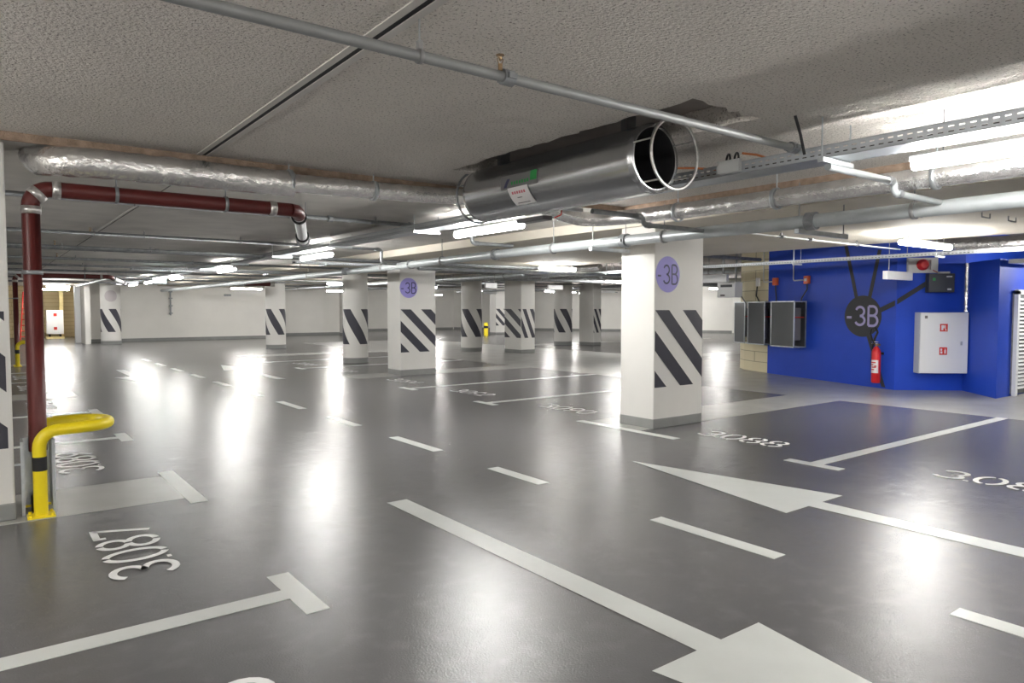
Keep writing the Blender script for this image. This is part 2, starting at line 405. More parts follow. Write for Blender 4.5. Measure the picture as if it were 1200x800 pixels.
def rect_pillar(label, x0, y0, x1, y1, h, front=True, left=False, sign=None, group=None, fs=(.96,.5)):
    t = thing('pillar', label, 'pillar', ((x0+x1)/2, (y0+y1)/2, 0), group, 'thing')
    h -= .003
    MB().box(x0, y0, 0, x1, y1, h).build('shaft', M['pillar'], t, bevel=.012)
    e = .004
    q = MB(); q.box(x0-e, y0-e, 0, x1+e, y1+e, .125); q.build('base_band', M['skirt'], t, bevel=.01)
    if front:
        q = MB(); stripes(q, x0+.012, x1-.008, ZB, ZT, *fs, lambda u, z: (u, y0-.003, z), ph=-.25); q.build('warning_stripes', M['stripe'], t)
    if left:
        q = MB(); stripes(q, 0, y1-y0-.02, ZB, ZT, .68, .5, lambda u, z: (x0-.003, y1-.01-u, z), ph=-.25); q.build('warning_stripes', M['stripe'], t)
    if sign:
        cx, cz, full = sign
        s = MB(); s.poly([(cx+.225*math.cos(2*PI*k/48), y0-.004, cz+.225*math.sin(2*PI*k/48)) for k in range(48)]); s = s.build('level_disc', M['lavender'], t)
        q = MB(); w_ = text_width('-3B', .13)*.2
        lettering(q, '-3B', lambda x, y: (cx-w_/2-.01+x, y0-.007, cz-.12+y), .2, .24, .022, .13); q.build('lettering', M['disc_ink'], s)
    return t
rect_pillar('white rectangular pillar with purple -3B disc nearest the blue wall', 6.645, 5.9, 7.585, 6.47, ZR, sign=(6.885,1.925,1))
rect_pillar('white rectangular pillar with purple -3B disc farther down the garage', 7.48, 14.07, 8.40, 14.68, ZR, sign=(7.70,1.96,1))
rect_pillar('white square pillar striped on two faces in the middle distance', 14.38, 18.58, 14.97, 19.5, ZD, left=True, fs=(2.4,.74))
rect_pillar('white square pillar striped only on its narrow side, just past the fat round one', 19.89, 20.9, 20.32, 21.75, ZD, fs=(2.4,.6))
rect_pillar('narrow far white pillar seen behind a yellow post', 23.7, 33.0, 24.35, 33.6, ZD)
rect_pillar('far white pillar with stripes in the back recess', 16.3, 37.4, 16.95, 37.9, ZD)
def round_pillar(label, x, y, r, h, ph=0., disc=False, group=None):
    t = thing('pillar', label, 'pillar', (x, y, 0), group, 'thing')
    MB().tube([(x,y,0),(x,y,h-.003)], r, 40).build('shaft', M['pillar'], t)
    MB().tube([(x,y,0),(x,y,.14)], r+.004, 40).build('base_band', M['skirt'], t)
    az = math.atan2(-y, -x)      # side facing the lane
    fn = lambda u, z: (x+(r+.004)*math.cos(az+u/r), y+(r+.004)*math.sin(az+u/r), z)
    q = MB(); stripes(q, -r*1.9, r*1.9, ZB, ZT, 1.8, 1.02, fn, .03, ((1.9*r+ph)*1.8) % 1.02); q.build('warning_stripes', M['stripe'], t)
    if disc:
        pts = []
        q = MB()
        for i in range(24):
            a = -.24+.48*i/24; b = -.24+.48*(i+1)/24
            ha = math.sqrt(max(0,.24**2-a*a)); hb = math.sqrt(max(0,.24**2-b*b))
            q.poly([fn(a+.02,2.02-ha), fn(b+.02,2.02-hb), fn(b+.02,2.02+hb), fn(a+.02,2.02+ha)])
        q.build('level_disc', M['pale_disc'], t)
    return t
round_pillar('round white pillar left of the rectangular -3B pillar with broad stripes', 8.36, 18.35, .345, ZR, -.13)
round_pillar('round white pillar standing alone before the long white back wall', 8.95, 26.75, .36, ZR, -.17)
round_pillar('round white pillar with a pale blank disc at the far end', 4.42, 34.05, .38, ZS, .21, True)
round_pillar('round white pillar just past the rectangular -3B pillar, a yellow post beside it', 13.75, 20.6, .365, ZD, -.11)
round_pillar('fat round white pillar beside the half plain square pillar', 19.35, 22.15, .38, ZD, .146)
# near pillar cut by the frame
t = rect_pillar('white pillar behind the red pipe, cut by the edge of the picture', -.55, 6.08, .165, 6.75, ZS, front=False)
q = MB(); stripes(q, -.54, .135, ZB, ZT, .96, .5, lambda u, z: (u, 6.077, z), ph=.33); q.build('warning_stripes', M['stripe'], t)

# ------------------------------------------------------------------ floor paint
def slab(name, x0, y0, x1, y1, m, z=.002):
    return MB().box(x0, y0, -.01, x1, y1, z).build(name, m, base=((x0+x1)/2, (y0+y1)/2, 0))
struct(slab('floor_walkway', 11.15, -6.4, 17, 30, M['band'], .0015))
for i, (x0,y0,x1,y1) in enumerate(((-4.5,5.97,1.26,6.88),(6.43,5.93,11.15,6.85),(-4.5,14.0,1.3,14.9),(6.43,14.0,11.15,14.9),(-4.5,22.2,1.3,23.1),(6.43,22.2,11.15,23.1),(17,14.0,30,14.9),(17,22.2,30,23.1))):
    struct(slab('floor_band', x0, y0, x1, y1, M['band'], .002))
tag(slab('band_end_bar', 1.26, 5.78, 1.385, 7.06, M['line'], .003), 'pale cross bar ending the light floor band by the yellow guard', 'floor marking')
tag(slab('band_end_bar', 6.31, 5.3, 6.43, 6.95, M['line'], .003), 'pale cross bar ending the light band at the near -3B pillar', 'floor marking')
def stall_line(x0, x1, y, barx, label, half=.28, w=.065):
    m = MB(); m.box(x0, y-w, -.01, x1, y+w, .003); m.box(barx-.06, y-half, -.01, barx+.06, y+half, .003)
    tag(m.build('stall_line', M['line'], base=((x0+x1)/2, y, 0)), label, 'floor marking', 'T-ended parking stall lines')
NUMS_L = {2.35: '3.085', 4.88: '3.087', 8.02: '3.089', 10.55: '3.091', 13.0: '3.093', 16.1: '3.095', 18.6: '3.097'}
NUMS_R = {2.2: '3.086', 4.82: '3.088', 7.85: '3.090', 10.4: '3.092', 12.9: '3.094', 16.0: '3.096', 18.5: '3.098'}
for y, a in ((3.62,'between stalls 3085 and 3087, lower left'), (9.26,'just past stall 3089 on the left side'), (11.8,'past stall 3091 on the left side'), (17.3,'past the second light band on the left side'), (19.9,'farthest on the left side')):
    stall_line(-4.5, 1.24, y, 1.3, 'white T-ended stall line '+a, .30)
for y, a in ((3.63,'between stalls 3086 and 3088 on the right'), (9.15,'before stall 3090, behind the near -3B pillar'), (11.68,'between stalls 3092 and 3094'), (17.25,'past the second -3B pillar'), (19.85,'far beyond the second -3B pillar')):
    stall_line(6.43, 11.15, y, 6.37, 'white T-ended stall line '+a)
def stall_number(txt, cy, left):
    m = MB(); w_ = text_width(txt, .12); L_ = 1.06; sx = L_/w_
    if left: f = lambda x, y: (.89-y, cy-L_/2+x, .004)
    else: f = lambda x, y: (6.80+y, cy+L_/2+.02-x, .004)
    lettering(m, txt, f, sx, .345, .043, .12)
    # flip windings do not matter: paint is opaque on both sides
    side = 'left' if left else 'right'
    tag(m.build('stall_number', M['digit'], base=(.72 if left else 6.97, cy, 0)), 'white stencilled number %s on the %s stall floor' % (txt.replace('.',''), side), 'stall number', 'stall numbers')
for y, n in NUMS_L.items(): stall_number(n, y, True)
for y, n in NUMS_R.items(): stall_number(n, y, False)
dash = [(.42,1.42),(2.38,3.36),(4.62,5.37),(6.36,7.37),(8.35,9.25),(10.27,11.31),(12.25,13.25),(14.2,15.2),(16.2,17.2),(18.2,19.2),(20.2,21.2),(22.2,23.2)]
for i, (a, b) in enumerate(dash):
    tag(slab('lane_dash', 3.76, a, 3.88, b, M['line'], .003), 'white dash, %s from the near end of the dashed lane line' % ordn(i), 'floor marking', 'dashed lane line')
def arrow(x, tip, base_, tail, hw, sw, label):
    m = MB()
    m.poly([(x, tip, .003), (x+hw, base_, .003), (x-hw, base_, .003)] if tip > base_ else [(x, tip, .003), (x-hw, base_, .003), (x+hw, base_, .003)])
    m.poly([(x-sw, base_, .003), (x-sw, tail, .003), (x+sw, tail, .003), (x+sw, base_, .003)])
    tag(m.build('direction_arrow', M['line'], base=(x, (tip+tail)/2, 0)), label, 'floor marking', 'lane direction arrows')
arrow(2.555, .03, 1.93, 4.88, .375, .085, 'big white arrow at the bottom edge pointing towards the viewer')
arrow(5.08, 4.78, 2.87, -.1, .40, .095, 'long white arrow beside stall 3088 pointing away down the lane')
arrow(2.7, 15.5, 17.4, 19.5, .40, .09, 'far white arrow on the shiny floor of the near lane')
arrow(5.08, 19.6, 17.8, 14.9, .40, .09, 'far white arrow lying beyond the second -3B pillar')

# ------------------------------------------------------------------ ceiling services
def rods(m, x, y, z0, z1, r=.006): m.tube([(x,y,z0),(x,y,z1)], r, 6)

def rod_part(t, x, y, z0, z1, r=.006): MB().tube([(x,y,z0),(x,y,z1)], r, 6).build('hanger_rod', M['rod'], t)
# luminaires: dx/dy = long axis
def luminaire(x, y, z, along, zc, label, L_=1.36, group='tube lights under the ceiling'):
    t = thing('tube_light', label, 'ceiling light', (x, y, z), group)
    u = Vector((0,1,0)) if along == 'y' else Vector((1,0,0)); v = Vector((u.y,u.x,0)); c = Vector((x,y,z))
    q = MB(); q.obox(c, u, v, (-L_/2,-.032,.032), (L_/2,.032,.066)); q.build('housing', M['cabwhite'], t, bevel=.008)
    q = MB(); h = L_/2-.02
    prof = [(.031,.034),(.042,.022),(.040,-.004),(.029,-.018),(.011,-.025),(-.011,-.025),(-.029,-.018),(-.040,-.004),(-.042,.022),(-.031,.034)]
    vs = [c+u*s+v*p[0]+Vector((0,0,p[1])) for s in (-h,h) for p in prof]
    n = len(prof); q.add(vs, [(k,(k+1)%n,n+(k+1)%n,n+k) for k in range(n)]+[tuple(range(n))[::-1], tuple(range(n,2*n))])
    g = q.build('diffuser', M['tube'], t); g['label'] = 'glowing white diffuser'
    for s in (-L_*.36, L_*.36): p = c+u*s; rod_part(t, p.x, p.y, z+.07, zc, .004)
    return t
XL = 4.76
near = ['tube light at the upper right, brightest and largest', 'tube light just under the far end of the silver jet fan', 'tube light left of the jet fan, third along the cable tray', 'tube light fourth along the main cable tray', 'tube light fifth along the main cable tray', 'tube light sixth along the main cable tray', 'tube light last along the main cable tray']
for i, y in enumerate((1.42, 6.8, 12.05, 17.7, 23.1, 27.4, 30.6)):
    luminaire(XL, y, 2.40, 'y', ZN if y < 6 else ZS, near[i])
luminaire(XL, -4.0, 2.40, 'y', ZN, 'added fill tube light behind the viewer on the main cable tray')  # added out of view to brighten the near ceiling and floor
luminaire(-2.6, -2.0, 2.40, 'y', ZN, 'added fill tube light behind the viewer over the left stalls')  # unseen lamp, added for more light from behind
luminaire(-2.6, 3.4, 2.40, 'y', ZN, 'added fill tube light over the left stalls beside the viewer')  # added beside the view to brighten the ceiling on the left
luminaire(10.35, -3.8, 2.36, 'x', ZR, 'added fill tube light behind the viewer over the right stalls')  # extra lamp out of view, added to light the right side
luminaire(.6, -4.4, 2.40, 'x', ZN, 'added fill tube light behind the viewer near the front wall')  # added fill behind the camera, never in view
luminaire(-2.6, 9.5, 2.40, 'y', ZS, 'added fill tube light over the left stalls behind the near left pillar')  # unseen fill lamp added behind the pillar
luminaire(10.35, 4.33, 2.355, 'x', ZR, 'tube light over the stalls before the blue wall', 1.5)
luminaire(10.68, 12.42, 2.40, 'x', ZR, 'tube light over the stalls left of the near -3B pillar', 1.1)
luminaire(10.1, 22.9, 2.33, 'x', ZR, 'tube light behind the round pillar beside the rectangular -3B pillar')
luminaire(9.15, 31.0, 2.33, 'x', ZR, 'tube light hung before the long white back wall', 1.3)
luminaire(14.2, 33.5, 2.36, 'x', ZD, 'tube light in front of the back recess', .9)
luminaire(16.9, 16.5, 2.36, 'x', ZD, 'tube light glowing just left of the near -3B pillar', 1.3)
luminaire(22.4, 37.6, 2.32, 'x', ZD, 'small far tube light right of the second -3B pillar', 1.0)
luminaire(22.4, 26.4, 2.32, 'x', ZD, 'tube light beside the fat round pillar', 1.0)
luminaire(2.5, 33.0, 2.34, 'x', ZS, 'tube light at the far left before the lit opening', .8)
luminaire(2.9, 40.2, 2.4, 'x', ZS, 'tube light inside the far lit opening', 1.2)
luminaire(20.5, 12.5, 2.40, 'x', ZD, 'added fill tube light in the rear aisle behind the near -3B pillar')  # added to lighten the rear aisle
luminaire(27.5, 20.5, 2.40, 'x', ZD, 'added fill tube light deep in the rear aisle')  # extra lamp put in to brighten the rear bay
luminaire(29.5, 31.5, 2.40, 'x', ZD, 'added fill tube light before the diagonal rear wall')  # added fill for the diagonal wall
luminaire(15.3, 3.3, 2.36, 'x', ZD, 'tube light over the white louvred door', 1.2)
luminaire(30.5, 11.5, 2.40, 'x', ZD, 'added fill tube light far behind the blockwork corner')  # added fill for the far white wall
luminaire(33.0, 19.5, 2.40, 'y', ZD, 'added fill tube light along the side wall of the rear bay')  # extra lamp put near the wall to brighten it
luminaire(35.2, 14.0, 2.40, 'y', ZD, 'added fill tube light past the blockwork corner by the far wall')  # added beside the far wall to make it render whiter
luminaire(20.3, 36.8, 2.40, 'y', ZD, 'added fill tube light by the back wall, hidden behind the second -3B pillar')  # hidden lamp added to brighten the back wall
luminaire(20.4, 30.3, 2.40, 'y', ZD, 'added fill tube light hidden behind the round pillar with the yellow post')  # added out of sight behind the pillar to light the rear
luminaire(20.8, 27.2, 2.40, 'y', ZD, 'added fill tube light hidden behind the square pillar striped on two faces')  # unseen fill lamp added for the far walls
luminaire(26.9, 30.4, 2.40, 'y', ZD, 'added fill tube light hidden behind the fat round pillar')  # extra hidden lamp, added to lift the rear wall brightness
luminaire(30.6, 27.2, 2.40, 'y', ZD, 'added fill tube light by the diagonal wall, hidden behind the near -3B pillar')  # added out of sight to brighten the diagonal wall
luminaire(33.0, 27.5, 2.40, 'y', ZD, 'added fill tube light by the bend of the diagonal rear wall')  # added at the bend to lighten the walls there
luminaire(15.2, 26.5, 2.40, 'x', ZD, 'added fill tube light between the far pillars')  # extra fill lamp added among the far pillars

# cable trays
def cable_tray(label, x, y, L_, rot, z, w=.24, h=.065, zc=ZS, every=2.65, first=.8, strut=None):
    t = thing('cable_tray', label, 'cable tray', (x, y, z), 'perforated cable trays'); t.rotation_euler = (0,0,rot)
    def loc(mb, name, m):
        me = bpy.data.meshes.new(name); me.from_pydata([tuple(v) for v in mb.v], [], mb.f); me.materials.append(m); me.update()
        for p, s_ in zip(me.polygons, mb.sm): p.use_smooth = s_
        o = bpy.data.objects.new(name, me); COL.objects.link(o); o.parent = t; return o
    q = MB(); a = .0015
    q.box(-w/2, 0, 0, w/2, L_, a*2); q.box(-w/2, 0, 0, -w/2+a, L_, h); q.box(w/2-a, 0, 0, w/2, L_, h); loc(q, 'tray_body', M['tray'])
    q = MB(); q.box(-w/2-.004, 0, h, -w/2+.012, L_, h+.006); q.box(w/2-.012, 0, h, w/2+.004, L_, h+.006); q.box(-w/2-.002, 0, -.004, -w/2+.014, L_, .0); loc(q, 'flange', M['galv'])
    k = 0; yy = first
    while yy < L_ and k < 14:
        q = MB(); q.box(-w/2-.06, yy-.02, -.035, w/2+.06, yy+.02, -.005)
        for s in (-1,1): rods(q, s*(w/2+.045), yy, -.03, (ZN if rot == 0 and x < 6 and y+yy < 6 else zc)-z, .005)
        loc(q, 'trapeze_hanger', M['galv']); yy += every; k += 1
    q = MB()
    for c in range(4):
        cx = -w/2+.04+c*(w-.08)/3
        q.tube([(cx+R.uniform(-.008,.008), yy_, .02+R.uniform(0,.006)) for yy_ in [L_*i/30 for i in range(31)]], .011, 6)
    loc(q, 'cable_bundle', M['cable'])
    return t
cable_tray('long cable tray running past the jet fan above the lane lights', 4.50, -6, 39.3, 0, 2.47, .26, .072, ZS, 2.65, 8.45)
cable_tray('cable tray crossing in front of the second -3B pillar', 5.0, 13.83, 6.7, -PI/2, 2.395, .2, .05, ZR-.0, 2.5, .6)
cable_tray('pale cable tray running along in front of the blue wall', 11.95, 1.5, 19, 0, 2.325, .14, .05, ZD, 2.4, .9)
cable_tray('cable tray in the rear aisle between far pillars', 12.3, 17.85, 12, -PI/2, 2.66, .2, .06, ZD, 2.4, .9)
cable_tray('cable tray crossing the far lane near the exit sign', 3.0, 19.6, 8.2, -PI/2, 2.452, .2, .05, ZR, 2.4, .9)

# sprinkler branches (run across the lane), each with couplings, hangers and sprinkler heads
def branch(y, x0, x1, z, label, r=.024, main=None, zc=ZN, m='galv_dark', heads=(), coup=(), hang=(), zcr=None):
    t = thing('sprinkler_pipe', label, 'pipe', ((x0+x1)/2, y, z), 'sprinkler branch pipes')
    path = [(x0,y,z),(x1,y,z)]
    if main:
        xm, zm = main
        e_ = min((z-zm)/2, .05); path += arc((x1,y,z-e_), e_, PI/2, 0, (1,0,0), (0,0,1), 5)+arc((x1+2*e_,y,zm+e_), e_, PI, 1.5*PI, (1,0,0), (0,0,1), 5)+[(xm,y,zm)]
    MB().tube(path, r, 12).build('pipe_run', M[m], t)
    if main:
        q = MB(); q.tube([(x1-.06,y,z),(x1,y,z)], r+.008, 12); q.build('elbow_fitting', M['galv_dark'], t); q = MB(); q.tube([(x1+e_*2,y,zm),(x1+e_*2+.06,y,zm)], r+.007, 12); q.build('elbow_fitting', M['galv_dark'], t)
    for x in coup:
        q = MB(); q.tube([(x-.03,y,z),(x+.03,y,z)], r+.012, 12); q.box(x-.022, y-.05, z-.012, x+.022, y+.05, z+.012); q.build('coupling', M['galv_dark'], t)
    for x in hang:
        zz = zc if zcr is None or x < XE else zcr
        q = MB(); q.ring((x,y,z), (1,0,0), r+.007, .02, .006, 16); q.tube([(x,y,z+r+.004),(x,y,zz)], .005, 6); q.box(x-.01,y-.012,z+r+.004,x+.01,y+.012,z+r+.04); q.build('pipe_hanger', M['rod'], t)
    for x in heads:
        q = MB(); q.tube([(x,y,z+r),(x,y,z+r+.03)], .011, 8); q.tube([(x,y,z+r+.045),(x,y,z+r+.062)], [.006,.009], 8)
        for s in (-1,1): q.tube([(x+s*.008,y,z+r+.03),(x+s*.016,y,z+r+.05),(x+s*.004,y,z+r+.068)], .0025, 5)
        q.tube([(x,y,z+r+.068),(x,y,z+r+.071)], .02, 10); q.build('sprinkler_head', M['brass'], t)
branch(2.65, -4.5, 4.38, 2.56, 'grey sprinkler pipe crossing the whole top of the picture', .024, None, ZN, 'near_pipe', (1.93,), (1.97,4.32), (1.51,-1.2))
branch(2.45, 4.40, 5.27, 2.415, 'short grey pipe stepping down to the big main beneath the brightest tube light', .024, (6.1,2.335), ZN, 'grey_pipe')
branch(4.73, 4.48, 5.12, 2.385, 'short grey pipe stepping down over the foil duct near the jet fan mouth', .024, (6.1,2.31), ZN, 'galv_dark')
branch(8.15, -4.5, 5.40, 2.578, 'grey pipe behind the red pipe, first beyond the foil duct', .026, (6.15,2.40), ZS, 'galv_dark', (3.0,), (3.4,4.5), (2.9,4.0,1.3))
branch(11.8, -4.5, 5.85, 2.578, 'grey pipe second beyond the foil duct on the far ceiling', .026, (6.2,2.33), ZS, 'galv_dark', (1.3,), (), (1.35,2.0,3.4))
branch(13.6, -4.5, 11.2, 2.50, 'grey pipe third beyond the foil duct on the far ceiling', .026, None, ZR, 'galv_dark', (1.0,), (2.5,), (1.1,2.4,4.6))
branch(13.95, -4.5, 11.2, 2.49, 'thin grey pipe close beside the third pipe of the far ceiling', .016, None, ZR, 'galv_dark', (), (), (1.6,))
branch(15.9, -4.5, 24, 2.45, 'grey pipe fourth beyond the foil duct, near the second -3B pillar', .026, None, ZR, 'galv_dark', (1.2,), (), (1.5,3.6,5.9))
branch(18.76, -4.5, 14.1, 2.47, 'grey pipe fifth beyond the foil duct on the far ceiling', .026, None, ZR, 'galv_dark', (), (), (1.9,4.1))
branch(21.2, -4.5, 19.6, 2.46, 'grey pipe sixth beyond the foil duct on the far ceiling', .026, None, ZR, 'galv_dark', (), (), (2.2,4.8))
branch(24.0, -4.5, 30, 2.46, 'grey pipe seventh beyond the foil duct on the far ceiling', .026, None, ZR, 'galv_dark')
branch(26.2, -4.5, 30, 2.46, 'grey pipe eighth beyond the foil duct on the far ceiling', .03, None, ZR, 'galv_dark')
branch(29.5, -4.5, 30, 2.44, 'grey pipe ninth beyond the foil duct on the far ceiling', .03, None, ZR, 'galv_dark')
branch(12.2, 6.9, 30, 2.30, 'thick grey pipe passing above the near and far square pillars', .05, None, ZR, 'galv')
branch(17.2, 12.25, 34, 2.40, 'pipe in the rear bay above the stripes of the middle pillars', .06, None, ZD, 'galv_dark')
branch(9.6, 11.6, 14.4, 2.62, 'pipe ending at the blockwork corner of the core', .04, None, ZD, 'galv_dark', (), (), (12.4,13.6))
branch(12.6, 12.25, 37, 2.28, 'pipe crossing in front of the far white wall beside the blockwork', .05, None, ZD, 'galv_dark', (), (), (13.5,17,24,31))
branch(11.9, 12.25, 37, 2.60, 'upper pipe crossing the dark bay beside the blockwork', .07, None, ZD, 'galv_dark', (), (), (13.5,17,24,31))
branch(5.42, 7.3, 12.0, 2.46, 'thin pale conduit slung under the bay before the blue wall', .011, None, ZR, 'cabwhite', (), (8.6,9.3,10.6), (8.6,10.6))

# steel main running down the garage
t = thing('sprinkler_main', 'thick galvanised main pipe running above the near -3B pillar', 'pipe', (6.15,8,2.3))
path = [(6.12,-6,2.30),(6.12,8.0,2.30),(6.22,10,2.30),(6.35,13,2.29),(6.4,22,2.28),(6.4,34,2.28)]
MB().tube(path, .062, 20).build('pipe_run', M['grey_pipe'], t)
for y in (.6, 3.55, 5.9, 8.55, 11.4, 14.3):
    q = MB(); x = 6.12 if y < 8.2 else 6.12+.1*(y-8)/2 if y < 10 else 6.3
    q.tube([(x,y-.045,2.30),(x,y+.045,2.30)], .082, 20); q.box(x-.1,y-.02,2.285,x+.1,y+.02,2.315); q.build('coupling', M['galv_dark'], t)
for y in (1.4, 2.66, 5.3, 7.2, 10.2, 12.6, 16.5):
    x = 6.12 if y < 8.2 else 6.22 if y < 11 else 6.33
    q = MB(); q.ring((x,y,2.30), (0,1,0), .074, .03, .01, 20); q.tube([(x,y,2.37),(x,y,ZS)], .006, 6); q.build('pipe_hanger', M['rod'], t)
def square_strut(x0, x1, y, z, label):
    t = thing('strut_channel', label, 'strut', ((x0+x1)/2, y, z), 'strut channels under the ceiling')
    MB().box(x0, y-.022, z-.022, x1, y+.022, z+.022).build('channel', M['galv'], t, bevel=.004)
    for x in (x0+.04, x1-.06): rod_part(t, x, y, z, ZR if x > 6.6 else ZS)
square_strut(6.05, 6.95, 3.66, 2.215, 'square strut channel slung under the thick main pipe')
square_strut(6.25, 8.0, 1.75, 2.24, 'square strut channel at the right edge under the main pipe')
square_strut(5.75, 6.4, 6.1, 2.2, 'short strut channel beside the near -3B pillar top')
for i, (x, y) in enumerate(((7.9,3.45),(8.6,3.05),(9.2,3.0))):
    q = MB(); q.tube([(x,y,ZR+.01),(x,y,ZR-.05),(x+.22,y,ZR-.05),(x+.22,y,ZR+.01)], .008, 6)
    tag(q.build('hanging_wire_bracket', M['rod'], base=(x,y,ZR)), 'empty wire bracket under the pale bay, %s counted from the blue wall light' % ordn(i), 'bracket', 'empty wire brackets')

# foil-wrapped duct: comes out of the slab at the left, crosses, turns and runs on to the right
def foil(i, k, amp=.05): return 1+amp*(math.sin(i*2.1+k*1.3)*.5+R.uniform(-.6,.6))
def densify(path, step=.07):
    out = [Vector(path[0])]
    for a, b in zip(path, path[1:]):
        a = Vector(a); b = Vector(b); n = max(1, int((b-a).length/step))
        out += [a+(b-a)*(i+1)/n for i in range(n)]
    return out
t = thing('foil_duct', 'foil wrapped duct crossing above the red pipe to the jet fan', 'duct', (2.2,5.9,2.54))
p = [(.40,6.5,2.70),(.36,6.34,2.62),(.38,6.16,2.565),(.46,6.03,2.55),(.62,5.96,2.55),(1.0,5.95,2.55),(2.15,5.94,2.55)]
MB().tube(densify(p), .105, 18, True, foil).build('wrapped_pipe', M['foil'], t)
p = [(2.1,5.945,2.56),(3.4,5.945,2.585),(4.2,5.945,2.625),(4.75,5.945,2.625),(5.1,5.90,2.54),(5.30,5.82,2.49)]+arc((5.30,5.5,2.49), .32, PI/2, 0, (1,0,0), (0,1,0), 6)+[(5.63,5.2,2.48),(5.63,4.0,2.47),(5.62,-6,2.45)]
MB().tube(densify(p), .078, 18, True, lambda i, k: foil(i, k, .04)).build('wrapped_pipe', M['foil'], t)
for x, z in ((2.12,2.56), (2.9,2.57), (4.15,2.61)):
    q = MB(); q.ring((x,5.945,z), (1,0,0), .112 if x < 2.2 else .09, .03, .01, 24); q.tube([(x,5.945,z+.08),(x,5.945,ZN)], .006, 6); q.build('duct_hanger', M['galv'], t)
for y in (.9, 2.3, 3.6, 4.7):
    q = MB(); q.ring((5.63,y,2.465), (0,1,0), .096, .03, .01, 24); q.tube([(5.63,y,2.55),(5.63,y,ZN)], .006, 6); q.build('duct_hanger', M['galv'], t)
t = thing('foil_duct', 'wide silver duct over the tube light before the blue wall', 'duct', (12.5,2,2.5))
for yy in (-2.5,.5,3.2):
    q = MB(); q.ring((12.55,yy,2.475), (0,1,0), .14, .03, .012, 24); q.tube([(12.55,yy,2.6),(12.55,yy,ZD)], .006, 6); q.build('duct_hanger', M['galv'], t)
MB().tube(densify([(12.55,-5,2.46),(12.55,4.0,2.48),(12.65,4.75,2.52),(12.95,5.2,2.60),(13.3,5.5,2.68)]), .125, 18, True, lambda i, k: foil(i, k, .03)).build('wrapped_pipe', M['foil'], t)

# jet fan
FX, FZ, FY0, FY1, FR = 3.70, 2.52, 3.29, 5.33, .235
t = thing('jet_fan', 'silver cylindrical jet fan hung in a cut in the ceiling', 'jet fan', (FX,(FY0+FY1)/2,FZ))
q = MB(); seg = 56
prof = [(FY0,FR-.028),(FY0,FR),(FY0+.05,FR),(FY1-.04,FR),(FY1,FR),(FY1,FR-.03)]
vs = [(FX+r*math.cos(2*PI*k/seg), y, FZ+r*math.sin(2*PI*k/seg)) for y, r in prof for k in range(seg)]
q.add(vs, [(i*seg+k,i*seg+(k+1)%seg,(i+1)*seg+(k+1)%seg,(i+1)*seg+k) for i in range(len(prof)-1) for k in range(seg)], True); q.build('casing', M['fan'], t)
q = MB(); prof = [(FY0,FR-.028),(FY0+.14,FR-.055),(FY0+.6,FR-.06),(FY1-.6,FR-.06),(FY1,FR-.03)]
vs = [(FX+r*math.cos(2*PI*k/seg), y, FZ+r*math.sin(2*PI*k/seg)) for y, r in prof for k in range(seg)]
q.add(vs, [(i*seg+k,(i+1)*seg+k,(i+1)*seg+(k+1)%seg,i*seg+(k+1)%seg) for i in range(len(prof)-1) for k in range(seg)], True); q.build('lining', M['fan_dark'], t)
q = MB(); q.tube([(FX,FY0+.75,FZ),(FX,FY0+1.2,FZ)], .09, 20)
for k in range(8):
    a = 2*PI*k/8; d = Vector((math.cos(a),0,math.sin(a))); e = Vector((-math.sin(a),0,math.cos(a))); c = Vector((FX,FY0+.85,FZ))
    q.add([c+d*.08-e*.03, c+d*.08+e*.03+Vector((0,.06,0)), c+d*.17+e*.04+Vector((0,.05,0)), c+d*.17-e*.04], [(0,1,2,3)])
q.build('impeller', M['fan_dark'], t)
def guard(y, yb):
    g = MB(); g.ring((FX,y,FZ), (0,1,0), FR+.005, .012, .018, 48)
    for a in (.5, 1.6, PI-.35, PI+.9, -.6, -1.5):
        x = FX+(FR-.008)*math.cos(a); z = FZ+(FR-.008)*math.sin(a); g.tube([(x,y,z),(x,yb,z)], .006, 6)
    return g
guard(FY0-.17, FY0+.01).build('inlet_guard', M['clamp'], t)
guard(FY1+.10, FY1-.01).build('outlet_guard', M['galv_dark'], t)
for y in (FY0+.25, FY1-.3): MB().box(FX-.05,y-.025,FZ+FR-.02,FX+.05,y+.025,ZN+.15).build('mounting_bracket', M['galv_dark'], t)
def on_fan(u, y, e=.003):
    a = u/FR; return (FX+(FR+e)*math.cos(a), y, FZ+(FR+e)*math.sin(a))
def fan_patch(u0, u1, y0, y1, e, n=8, slant=0):
    m = MB()
    for i in range(n):
        a = u0+(u1-u0)*i/n; b = u0+(u1-u0)*(i+1)/n
        m.poly([on_fan(a,y0+slant*i/n,e), on_fan(b,y0+slant*(i+1)/n,e), on_fan(b,y1+slant*(i+1)/n,e), on_fan(a,y1+slant*i/n,e)])
    return m
